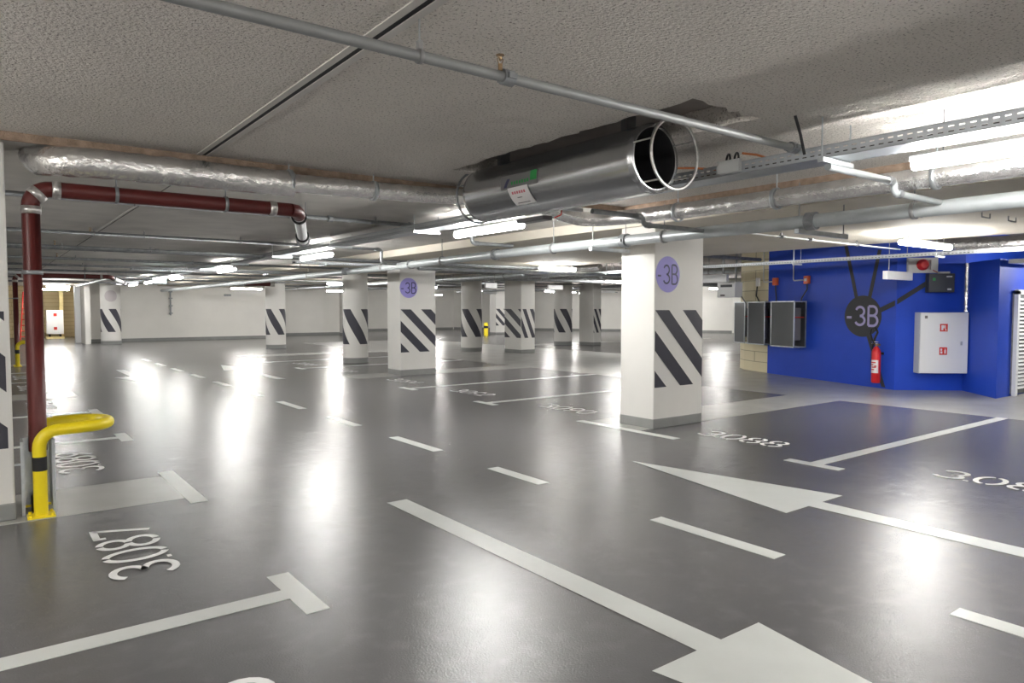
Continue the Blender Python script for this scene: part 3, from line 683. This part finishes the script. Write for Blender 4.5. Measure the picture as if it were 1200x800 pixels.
# camera side of the casing is around angle PI..PI+.6 ; larger angle = lower
g = fan_patch(FR*2.90, FR*3.36, 4.27, 4.75, .002).build('maker_label', M['greylabel'], t)
fan_patch(FR*2.90, FR*3.22, 4.28, 4.36, .004).build('green_corner', M['green'], g)
m = MB()
for k in range(7):
    y = 4.38+k*.034
    for mm in (fan_patch(FR*(3.13+.01*(k%2)), FR*3.24, y, y+.022, .004, 3),): m.add(mm.v, mm.f)
m.build('green_print', M['green'], g)
m = MB()
for a, b in ((4.66,4.71),(4.64,4.67)):
    mm = fan_patch(FR*3.02, FR*3.30, a-.02, a, .004, 5, .05); m.add(mm.v, mm.f)
m.build('emblem', M['disc_ink'], g)
g = fan_patch(FR*3.33, FR*3.98, 4.40, 4.66, .006, 8, -.03); g = g.build('paper_notice', M['paper'], t)
m = MB()
for k in range(6):
    y = 4.44+k*.03
    mm = fan_patch(FR*3.47, FR*3.56, y, y+.02, .008, 2); m.add(mm.v, mm.f)
m.build('notice_print', M['pink_print'], g)
m = MB()
for u0, a, b in ((3.68,4.50,4.56),(3.88,4.43,4.59)):
    mm = fan_patch(FR*u0, FR*(u0+.03), a, b, .008, 1); m.add(mm.v, mm.f)
m.build('notice_line', M['greylabel'], g)

# small boxes and cables on the tray
t = thing('junction_box', 'grey junction box with black cable loops on the cable tray', 'junction box', (4.34,3.15,2.50))
MB().box(4.325, 3.07, 2.475, 4.365, 3.25, 2.565).build('enclosure', M['boxgrey'], t, bevel=.004)
for y in (3.10, 3.17):
    q = MB(); q.tube([(4.345,y,2.56)]+arc((4.37,y+.02,2.57), .045, PI, 0, (.6,.8,0), (0,0,1), 8)+[(4.40,y+.05,2.53)], .008, 8); q.build('cable_loop', M['cable'], t)
q = MB(); q.tube([(4.16,2.54,ZN),(4.24,2.55,2.62),(4.31,2.56,2.5)], .010, 8); tag(q.build('black_cable', M['cable'], base=(4.16,2.54,ZN)), 'black cable dropping from the ceiling on to the cable tray', 'cable')
q = MB(); q.tube([(4.05,3.55,2.535),(4.30,3.45,2.55),(4.50,3.35,2.545)], .008, 8); tag(q.build('orange_cable', M['orange_cable'], base=(4.3,3.45,2.54)), 'orange cable poking over the cable tray by the fan guard', 'cable')
q = MB(); q.tube([(4.2,2.95,2.56),(4.32,2.92,2.56),(4.45,2.9,2.545)], .008, 8); tag(q.build('orange_cable', M['orange_cable'], base=(4.3,2.92,2.55)), 'short orange cable end beside the grey junction box', 'cable')
q = MB(); q.box(4.58, 5.55, 2.40, 4.70, 6.0, 2.445); o = q.build('cable_box', M['greylabel'], base=(4.64,5.8,2.42), bevel=.006); tag(o, 'dark cable box under the tray right of the fan light', 'junction box')
q = MB(); q.tube([(4.70,5.52,2.42),(4.74,5.46,2.45),(4.73,5.44,2.5)], .007, 8); q.build('red_cable', M['signred'], o)

# ------------------------------------------------------------------ red drain pipes with yellow guards
def red_pipe(x, y, xe, z, label, tail=True):
    t = thing('drain_pipe', label, 'pipe', (x,y,0), 'red brown drain pipes')
    r = .058; rb = .13
    path = [(x,y,.46),(x,y,z-rb)]+arc((x+rb,y,z-rb), rb, PI, PI/2, (1,0,0), (0,0,1), 8)+[(xe,y,z)]
    MB().tube(path, r, 22).build('pipe_run', M['red_pipe'], t)
    def cl(c, ax, w=.055): return MB().ring(c, ax, r+.008, w, .012, 24)
    for c, ax in (((x,y,z-rb-.03),(0,0,1)), ((x+rb+.03,y,z),(1,0,0)), ((x+.04,y,z-.045),(1,0,1)), ((xe-.16,y,z),(1,0,0))):
        cl(c, ax).build('clamp_band', M['clamp'], t)
    for c in ((x+.55,y,z), (xe-.55,y,z)):
        q = cl(c, (1,0,0), .025); q.tube([(c[0],y,z+r),(c[0],y,ZS)], .006, 6); q.build('pipe_hanger', M['galv_dark'], t)
    q = cl((x,y,1.76), (0,0,1), .03); q.box(x-.145, y+.01, 1.75, x-.055, y+.03, 1.77); q.build('wall_clamp', M['galv_dark'], t)
    if tail:
        d = Vector((.66,1.62,-.15)); a = Vector((xe,y,z))
        q = MB(); q.tube([a]+[a+Vector((.06,.02,-.005)),a+Vector((.10,.08,-.015)),a+Vector((.13,.15,-.02))], r, 20); q.build('elbow', M['red_pipe'], t)
        b = a+Vector((.13,.15,-.02)); e = b+d*.75
        q = MB(); q.tube([b,e], r-.006, 20); q.build('steel_spigot', M['cabwhite'], t)
        for k in (.06, .78):
            c = b+d*k*.75; q = MB(); q.ring(c, d, r+.012, .03, .018, 22); q.build('clamp_band', M['black'], t)
        q = MB(); q.ring(e, d, r+.014, .05, .02, 22); q.tube([e+Vector((.03,0,0)), (e.x+.03,e.y,ZS)], .006, 6); q.build('pipe_hanger', M['galv_dark'], t)
    return t
red_pipe(.315, 6.2, 2.22, 2.37, 'red brown pipe rising beside the near left pillar')
red_pipe(.75, 22.3, 2.85, 2.37, 'red brown pipe far away behind the near red pipe')
def guard_rail(x, y, label):
    t = thing('pipe_guard', label, 'pipe guard', (x,y,0), 'yellow pipe guards')
    zt = .625
    p = [(x,y-.13,.01),(x,y-.13,.46)]+arc((x+.12,y-.13,.46+.04), .12, PI, PI/2, (1,0,0), (0,0,1), 7)
    p += [(x+.26,y-.13,zt)]+arc((x+.26,y+.07,zt), .20, -PI/2, PI/2, (1,0,0), (0,1,0), 12)+[(x+.12,y+.27,zt)]
    p += arc((x+.12,y+.27,.50), .12, PI/2, PI, (1,0,0), (0,0,1), 7)+[(x,y+.27,.01)]
    MB().tube(p, .044, 20).build('bent_tube', M['yellow'], t)
    MB().tube([(x,y-.13,.335),(x,y-.13,.435)], .0455, 20).build('black_band', M['black'], t)
    MB().tube([(x,y+.27,.335),(x,y+.27,.435)], .0455, 20).build('black_band', M['black'], t)
    for yy in (y-.13, y+.27):
        MB().box(x-.085, yy-.075, 0, x+.085, yy+.075, .014).build('base_plate', M['yellow'], t, bevel=.004)
        q = MB()
        for a in (-1,1):
            for b in (-1,1): q.tube([(x+a*.065,yy+b*.055,.012),(x+a*.065,yy+b*.055,.03)], .011, 6)
        q.build('anchor_bolt', M['yellow'], t)
guard_rail(.315, 6.2, 'yellow tube guard with black band round the near red pipe')
guard_rail(.75, 22.3, 'yellow tube guard at the foot of the far red pipe')
t = thing('pipe_sleeve', 'open metal sleeve box round the foot of the near red pipe', 'pipe sleeve', (.31,6.2,0))
q = MB(); q.box(.215,6.15,.03,.225,6.37,.535); q.box(.215,6.36,.03,.40,6.37,.535); q.box(.392,6.15,.03,.402,6.37,.535); q.build('sleeve_sheet', M['galv'], t)
q = MB()
for x in (.205,.395): q.box(x,6.14,.0,x+.02,6.16,.54)
q.box(.16,6.2,.36,.22,6.215,.375); q.build('corner_rail', M['galv'], t)
MB().tube([(.315,6.26,.0),(.315,6.26,.12)], .05, 16).build('floor_socket', M['black'], t)
BX, BY = 22.15, 31.75
t = thing('bollard', 'yellow and black bollard at the foot of a far pillar', 'bollard', (BX,BY,0))
MB().tube([(BX,BY,0),(BX,BY,.66),(BX,BY,.72)], [.12,.12,.08], 16).build('post', M['yellow'], t)
MB().tube([(BX,BY,.42),(BX,BY,.54)], .123, 16).build('black_band', M['black'], t)

# ------------------------------------------------------------------ things on the blue core
# fire extinguisher
ec = on(A,B,3.30,0,.13)
t = thing('fire_extinguisher', 'red fire extinguisher hung under the dark -3B disc on the blue wall', 'fire extinguisher', (ec.x,ec.y,.14))
def ez(z): return Vector((ec.x,ec.y,.11+(z-.14)*1.1))
q = MB(); q.tube([ez(.14),ez(.155),ez(.66),ez(.70),ez(.735),ez(.76)], [.066,.078,.078,.068,.045,.03], 24); q.build('cylinder', M['red'], t)
u = (B-A).normalized(); n = Vector((u.y,-u.x,0))
q = MB(); seg = 12
for i in range(seg):
    a0 = -.9+2.2*i/seg; a1 = -.9+2.2*(i+1)/seg
    d0 = (n*math.cos(a0)+u*math.sin(a0))*.0795; d1 = (n*math.cos(a1)+u*math.sin(a1))*.0795
    q.poly([ez(.31)+d0, ez(.31)+d1, ez(.53)+d1, ez(.53)+d0])
g = q.build('label_sticker', M['paper'], t)
q = MB()
for z0, a, b in ((.48,-.5,.7),(.44,-.6,.2),(.40,-.3,.8),(.36,-.5,.4),(.42,.4,.9)):
    vs = []
    for i in range(5):
        aa = a+(b-a)*i/4; d = (n*math.cos(aa)+u*math.sin(aa))*.0805; vs += [ez(z0)+d, ez(z0+.018)+d]
    q.add(vs, [(2*i,2*i+2,2*i+3,2*i+1) for i in range(4)])
q.build('label_print', M['red'], g)
q = MB(); q.tube([ez(.755),ez(.80)], .022, 14); q.tube([ez(.79)+u*.03,ez(.79)+u*.075], .02, 10); q.build('valve', M['brass'], t)
q = MB(); q.obox(ez(.80), -u, n, (-.03,-.012,.0), (.10,.012,.012)); q.obox(ez(.83), -u, n, (-.03,-.012,.0), (.09,.012,.012)); q.build('handle', M['clamp'], t)
q = MB(); q.tube([ez(.79)-u*.02, ez(.86)-u*.10, ez(.97)-u*.15, ez(1.06)-u*.12, ez(1.07)-u*.02, ez(1.0)+u*.02, ez(.9)-u*.04, ez(.75)-u*.095, ez(.5)-u*.1, ez(.38)-u*.098], .019, 10); q.build('hose', M['black'], t)
q = MB(); q.obox(on(A,B,3.30,.64), u, n, (-.05,0,0), (.05,.06,.04)); q.build('wall_bracket', M['black'], t)

# fire hose cabinet on the facet
t = thing('hydrant_cabinet', 'white fire hose cabinet with two red signs on the blue wall', 'hydrant cabinet', on(B,C,.72,.32))
ub = (C-B).normalized(); nb = Vector((ub.y,-ub.x,0))
s0, s1, z0, z1, dp = .33, 1.17, .33, 1.43, .22
q = MB(); q.obox(B, ub, nb, (s0,0,z0), (s1,dp-.02,z1)); q.build('cabinet_body', M['boxgrey'], t, bevel=.006)
q = MB(); q.obox(B, ub, nb, (s0+.006,dp-.018,z0+.006), (s1-.006,dp,z1-.006)); door = q.build('door', M['cabwhite'], t, bevel=.005)
def plate(a0, a1, b0, b1, off, m, name, par):
    q = MB(); q.poly([on(B,C,a0,b0,off), on(B,C,a1,b0,off), on(B,C,a1,b1,off), on(B,C,a0,b1,off)]); return q.build(name, m, par)
for zc_, kind in ((1.155, 0), (.735, 1)):
    g = plate(.735-.068,.735+.068,zc_-.068,zc_+.068, dp+.002, M['signred'], 'fire_sign', door)
    q = MB()
    def sp(x0,x1,y0,y1): q.poly([on(B,C,.735+x0,zc_+y0,dp+.004), on(B,C,.735+x1,zc_+y0,dp+.004), on(B,C,.735+x1,zc_+y1,dp+.004), on(B,C,.735+x0,zc_+y1,dp+.004)])
    if kind == 0: sp(-.045,.012,-.01,.045); sp(-.045,-.01,-.045,-.01); sp(.022,.034,-.05,.045); sp(.034,.05,-.05,-.035)
    else: sp(-.05,-.02,.005,.045); sp(-.05,-.015,-.045,-.005); sp(.018,.045,-.045,.02); sp(.024,.038,.02,.045)
    q.build('sign_symbol', M['paper'], g)
plate(.40,.45,1.32,1.37, dp+.002, M['greylabel'], 'corner_sticker', door)
plate(1.03,1.07,.84,.91, dp+.003, M['galv'], 'door_handle', door)
q = MB(); q.obox(B, ub, nb, (1.035,dp,.86), (1.055,dp+.02,.885)); q.build('lock', M['galv'], door)
# conduit of lagging above the cabinet
q = MB(); q.tube(densify([on(B,C,1.20,1.44,.07), on(B,C,1.20,2.32,.07)], .05), .045, 12, True, foil); tag(q.build('lagged_pipe', M['foil'], base=on(B,C,1.2,1.44,.07)), 'foil lagged riser pipe above the white hose cabinet', 'pipe')
# dark control box
t = thing('control_box', 'dark control box on the blue wall above the white cabinet', 'control box', on(B,C,.75,1.8))
q = MB(); q.obox(B, ub, nb, (.50,0,1.79), (.95,.14,2.13)); q.build('enclosure', M['darkbox'], t, bevel=.01)
plate(.56,.61,2.0,2.05,.143,M['green'],'status_lamp',t); plate(.80,.90,2.06,2.085,.143,M['boxgrey'],'name_strip',t); plate(.82,.89,1.83,1.86,.143,M['boxgrey'],'name_strip',t)
q = MB(); q.obox(B, ub, nb, (.70,.03,2.13), (.88,.1,2.165)); q.build('cable_gland', M['boxgrey'], t)
# sounder and grey boxes up by the tray
t = thing('alarm_sounder', 'red alarm sounder on a white plate above the dark control box', 'alarm sounder', on(B,C,.55,2.3))
q = MB(); q.obox(B, ub, nb, (.18,0,2.145), (.70,.04,2.42)); q.build('mounting_plate', M['boxgrey'], t)
q = MB(); c0 = on(B,C,.42,2.29,.04); q.tube([c0, c0+nb*.05, c0+nb*.09], [.10,.10,.06], 20); q.build('sounder_body', M['red'], t)
q = MB(); q.obox(B, ub, nb, (.56,.04,2.20), (.67,.08,2.38)); q.build('relay_box', M['boxgrey'], t)
q = MB(); q.tube([on(B,C,.62,2.24,.06), on(B,C,.60,2.19,.07), on(B,C,.68,2.15,.07)], .007, 6); q.build('cable', M['signred'], t)
# hanging sign box
t = thing('hanging_sign', 'blank white sign box hung before the dark -3B disc', 'hanging sign', (12.3,5.9,2.1))
MB().box(12.02, 5.62, 1.985, 12.94, 5.70, 2.125).build('sign_box', M['cabwhite'], t, bevel=.006)
rod_part(t, 12.15, 5.66, 2.12, ZD); rod_part(t, 12.8, 5.66, 2.12, ZD)
# orange detectors on the wall with conduit and cable
for i, (s, z, lab) in enumerate(((.28,2.11,'orange call box on the blue wall close to the blockwork'), (1.30,2.11,'orange call box on the blue wall above the blue backed cage'))):
    t = thing('call_box', lab, 'call box', on(A,B,s,z), 'orange call boxes')
    q = MB(); q.obox(on(A,B,s,z), u, n, (-.07,0,-.085), (.07,.07,.085)); q.build('housing', M['orange'], t, bevel=.012)
    q = MB(); q.obox(on(A,B,s,z), u, n, (-.035,.07,-.03), (.035,.078,.03)); q.build('cover_plate', M['paper'] if i else M['orange'], t)
    q = MB(); q.tube([on(A,B,s-.07,z,.02), on(A,B,s-.42,z,.02), on(A,B,s-.44,z+.03,.02), on(A,B,s-.44,2.94,.02)], .014, 8); q.build('conduit', M['boxgrey'], t)
    q = MB(); q.tube([on(A,B,s,z-.08,.03), on(A,B,s+.02,z-.2,.04), on(A,B,s-.02+.1*(1-2*i),1.72,.06), on(A,B,s+.1*(1-2*i),1.6,.1)], .014, 8); q.build('cable', M['cable'], t)
# mesh cages on the wall
def cage(a, b, s0, s1, z0, z1, d, label, back='darkbox'):
    uu = (b-a).normalized(); nn = Vector((uu.y,-uu.x,0))
    t = thing('mesh_cage', label, 'mesh cage', on(a,b,(s0+s1)/2,z0), 'mesh fronted cages')
    r = .022
    q = MB()
    for s in (s0,s1-r):
        for o_ in (.0, d-r): q.obox(a, uu, nn, (s,o_,z0), (s+r,o_+r,z1))
    for z in (z0,z1-r):
        for o_ in (.0, d-r): q.obox(a, uu, nn, (s0,o_,z), (s1,o_+r,z+r))
        for s in (s0,s1-r): q.obox(a, uu, nn, (s,0,z), (s+r,d,z+r))
    q.build('frame', M['galv'], t)
    q = MB(); q.obox(a, uu, nn, (s0+r,d-.012,z0+r), (s1-r,d-.006,z1-r)); q.build('mesh_front', M['mesh_panel'], t)
    q = MB(); q.obox(a, uu, nn, (s0+r,.006,z0+r), (s1-r,.012,z1-r)); q.build('back_plate', M[back], t)
    q = MB(); q.obox(a, uu, nn, (s0+.1,.05,z0+.15), (s1-.1,d-.05,z1-.15)); q.build('coil_block', M['greylabel'], t, bevel=.02)
    q = MB(); q.tube([on(a,b,s1-.05,(z0+z1)/2+.15,.03), on(a,b,s1-.05,(z0+z1)/2+.15,d-.03)], .012, 8); q.build('red_connector', M['signred'], t)
cage(A, B, .50, 1.27, .66, 1.66, .32, 'mesh fronted cage alone on the blue wall')
A2 = Vector((14.76,10.0,0)); A1 = Vector((14.58,9.49,0))
A3 = Vector((15.05,10.62,0))
ca = Vector((15.04,10.66,0))
cage(A2+Vector((.03,.09,0)), A1, .17, .80, .66, 1.66, .22, 'mesh fronted cage on the blockwork beside the blue paint')
cage(Vector((15.22,10.72,0)), A2, .10, .74, .66, 1.66, .17, 'mesh fronted cage at the rounded blockwork corner')
q = MB(); ub2 = (A2-A1).normalized(); q.obox(A1, ub2, Vector((-ub2.y,ub2.x,0)), (.30,0,2.02), (.40,.06,2.22)); o = q.build('switch_box', M['paper'], base=(14.68,9.8,2.0), bevel=.008); tag(o, 'small white switch box on the blockwork above the cages', 'switch box')
q = MB(); p0 = A1+ub2*.36+Vector((-ub2.y,ub2.x,0))*.04; q.tube([p0+Vector((0,0,2.02)), p0+Vector((0,.02,1.8)), p0+Vector((.0,-.06,1.66))], .016, 8); q.build('cable', M['cable'], o)
# white unit and sign near the blockwork
t = thing('hanging_sign', 'white sign box hung before the blockwork corner', 'hanging sign', (14,10.2,2.2))
MB().box(13.62, 9.95, 2.10, 13.72, 10.62, 2.28).build('sign_box', M['cabwhite'], t, bevel=.006)
rod_part(t, 13.67, 10.1, 2.27, ZD); rod_part(t, 13.67, 10.5, 2.27, ZD)
t = thing('wall_heater', 'white cased unit hanging beside the blockwork, under a sign box', 'heater unit', (14.2,10.5,1.75))
MB().box(14.05, 10.02, 1.76, 14.35, 10.52, 2.12).build('casing', M['cabwhite'], t, bevel=.015)
MB().box(14.044, 10.1, 2.0, 14.05, 10.42, 2.06).build('air_slot', M['darkbox'], t)
MB().box(14.04, 10.3, 1.79, 14.05, 10.42, 1.83).build('rating_plate', M['greylabel'], t)
q = MB(); rods(q, 14.2, 10.1, 2.1, ZD, .02); rods(q, 14.2, 10.45, 2.1, ZD, .02); q.tube([(14.3,10.02,1.78),(14.45,9.98,1.6),(14.5,10.05,1.3)], .014, 8); q.build('bracket', M['galv_dark'], t)

# louvred door
o = struct(MB().box(14.08, 4.44, .03, 15.10, 4.50, 1.76).build('door_2', M['galv_dark'], bevel=.004))
q = MB()
for k in range(24):
    z = .12+k*.066
    q.add([(14.20,4.44,z),(15.0,4.44,z),(15.0,4.40,z),(14.20,4.40,z),(14.20,4.44,z+.036),(15.0,4.44,z+.036)], [(0,3,2,1),(3,4,5,2),(0,4,3),(1,2,5)])
g = q.build('louvre_blades', M['cabwhite'], o); g['kind'] = 'structure'
q = MB(); q.box(14.06,4.40,.0,14.16,4.46,1.80); q.box(14.06,4.40,1.74,15.14,4.46,1.82); g = q.build('door_frame', M['cabwhite'], o); g['kind'] = 'structure'
q = MB(); q.box(13.55, 4.15, 2.24, 14.7, 4.40, 2.31); tag(q.build('duct_box', M['cabwhite'], base=(14.1,4.25,2.24), bevel=.006), 'white service box at the head of the louvred door wall', 'service box')

# ------------------------------------------------------------------ far things
t = thing('exit_sign', 'small lit white exit sign hanging far down the lane', 'exit sign', (3.9,20.9,2.25))
MB().box(3.72, 20.9, 2.17, 4.06, 20.96, 2.33).build('sign_body', M['cabwhite'], t, bevel=.005)
g = MB().box(3.735, 20.895, 2.185, 4.045, 20.9, 2.315).build('lit_face', M['exit'], t); g['label'] = 'glowing white sign face'
q = MB(); rods(q, 3.89, 20.93, 2.33, ZS); q.build('hanger_rod', M['rod'], t)
for i, (x0, x1, y, z0, z1, lab) in enumerate(((10.45,10.82,15.0,2.03,2.16,'white sign box hung by the round pillar with the yellow post'), (13.9,14.45,20.0,2.0,2.08,'long flat white sign box under the smaller one by the round pillar'), (15.5,16.15,18.5,2.15,2.30,'white sign box hung before the fat round pillar'), (19.5,20.2,20.0,2.11,2.21,'white sign box hung left of the near -3B pillar'))):
    t = thing('hanging_sign', lab, 'hanging sign', ((x0+x1)/2,y,z0), 'blank white sign boxes')
    MB().box(x0,y,z0,x1,y+.06,z1).build('sign_box', M['cabwhite'], t, bevel=.005)
    rod_part(t, x0+.06, y+.03, z1, ZR if x1 < 11.4 else ZD); rod_part(t, x1-.06, y+.03, z1, ZR if x1 < 11.4 else ZD)
# far hose cabinet in the opening
t = thing('hydrant_cabinet', 'far white hose cabinet with red signs in the lit opening', 'hydrant cabinet', (3.0,42.0,.2))
MB().box(2.62,41.7,.22,3.34,42.0,1.42).build('cabinet_body', M['cabwhite'], t, bevel=.01)
d = MB().box(2.64,41.68,.24,3.32,41.7,1.40).build('door', M['cabwhite'], t)
for z in (1.12,.44): MB().box(2.92,41.672,z,3.06,41.678,z+.14).build('fire_sign', M['signred'], d)
MB().box(2.6,41.62,0,3.36,42.1,.1).build('pallet', M['timber_post'], t)
q = MB()
for x in (2.75,3.2): q.box(x-.04,41.7,.09,x+.04,42.0,.22)
q.build('foot', M['black'], t)
# step ladder / scaffold at the far left
t = thing('ladder', 'red and white ladder leaning at the far left end', 'ladder', (1.6,41.4,0))
q = MB(); q.tube([(1.52,41.2,0),(1.72,41.9,2.3)], .03, 8); q.tube([(1.98,41.2,0),(2.05,41.9,2.3)], .03, 8); q.build('rail', M['signred'], t)
for k in range(8):
    f_ = (k+.5)/8.4; MB().tube([(1.52+.2*f_,41.2+.7*f_,2.3*f_),(1.98+.07*f_,41.2+.7*f_,2.3*f_)], .022, 8).build('rung', M['signred'], t)
t = thing('wall_pipe', 'short dark pipe with brackets on the back wall', 'pipe', (7.1,35.9,1.2))
q = MB(); q.tube([(7.12,35.9,1.18),(7.12,35.9,2.36)], .035, 10); q.build('pipe_run', M['galv_dark'], t)
for z in (1.25,1.6,1.95,2.25): MB().box(7.06,35.84,z,7.2,36.0,z+.05).build('bracket', M['galv_dark'], t)
for i, (x, lab) in enumerate(((9.7,'grey vent plate on the back wall left of the lone round pillar'),(11.9,'grey vent plate on the back wall right of the lone round pillar'))):
    tag(MB().box(x-.16,35.93,2.1,x+.16,36.0,2.2).build('vent_plate', M['galv_dark'], base=(x,36,2.1), bevel=.004), lab, 'vent', 'vent plates on the back wall')
t = thing('wall_box', 'small white switch box on the back wall beyond the lone round pillar', 'switch box', (12.1,35.9,1.3))
MB().box(11.95,35.9,1.3,12.2,36.0,1.62).build('enclosure', M['cabwhite'], t, bevel=.01); MB().box(12.0,35.89,1.5,12.1,35.9,1.56).build('label_plate', M['greylabel'], t)
# clutter of pipes running away under the far ceiling
for i, (x, z, r, mm, y0, y1, lab) in enumerate(((11.05,2.36,.05,'galv',14.2,34,'steel pipe running away over the stalls behind the near -3B pillar'),(11.28,2.42,.03,'galv_dark',14.3,34,'thin dark pipe running away beside the steel pipe over the stalls'),(12.6,2.55,.09,'foil',13,34,'foil wrapped pipe running away in the rear bay'),(17.0,2.57,.07,'galv',12,36,'steel pipe running away above the middle pillars'),(23.0,2.5,.06,'galv_dark',14,36,'dark pipe running away in the deepest bay'),(3.2,2.42,.045,'galv',24,34,'grey pipe running away left of the exit sign'))):
    t = thing('service_pipe', lab, 'pipe', (x,(y0+y1)/2,z), 'service pipes running away')
    MB().tube(densify([(x,y0,z),(x,y1,z)], .5), r, 12).build('pipe_run', M[mm], t)
    for y in range(int(y0)+1, int(y1), 3):
        q = MB(); q.ring((x,y,z), (0,1,0), r+.01, .03, .012, 14); q.tube([(x,y,z+r),(x,y,ZS if x < 6.6 else ZR if x < 11.4 else ZD)], .006, 6); q.build('pipe_hanger', M['galv_dark'], t)
q = thing('drain_pipe', 'short red brown pipe under the fourth tube light', 'pipe', (6.7,22.5,2.2))
MB().tube([(6.6,22.5,2.27),(7.4,22.5,2.27)], .07, 14).build('pipe_run', M['red_pipe'], q)
MB().tube([(7.36,22.5,2.27),(7.5,22.5,2.27)], .085, 14).build('clamp_band', M['clamp'], q)
rod_part(q, 6.75, 22.5, 2.3, ZR); rod_part(q, 7.2, 22.5, 2.3, ZR)

for o in bpy.data.objects:
    if '_b' in o: del o['_b']

# ------------------------------------------------------------------ camera, world, view
cam = bpy.data.cameras.new('camera'); cam.lens = 24.81; cam.sensor_width = 36; cam.clip_end = 200; cam.clip_start = .05
co = bpy.data.objects.new('camera', cam); COL.objects.link(co)
co.location = (0, 0, 1.5); co.rotation_euler = (math.radians(90-2.679), 0, math.radians(-37.006))
sc = bpy.context.scene; sc.camera = co
w = bpy.data.worlds.new('world'); sc.world = w; w.use_nodes = True
w.node_tree.nodes['Background'].inputs[0].default_value = (.9,.95,1,1); w.node_tree.nodes['Background'].inputs[1].default_value = .02
sc.view_settings.view_transform = 'Standard'; sc.view_settings.look = 'None'; sc.view_settings.gamma = 1
sc.view_settings.use_curve_mapping = False
sc.view_settings.exposure = 2.2
sc.cycles.use_denoising = True
sc.cycles.max_bounces = 10; sc.cycles.diffuse_bounces = 6; sc.cycles.glossy_bounces = 5; sc.cycles.transparent_max_bounces = 12
sc.cycles.sample_clamp_indirect = 8
sc.cycles.caustics_reflective = False; sc.cycles.caustics_refractive = False
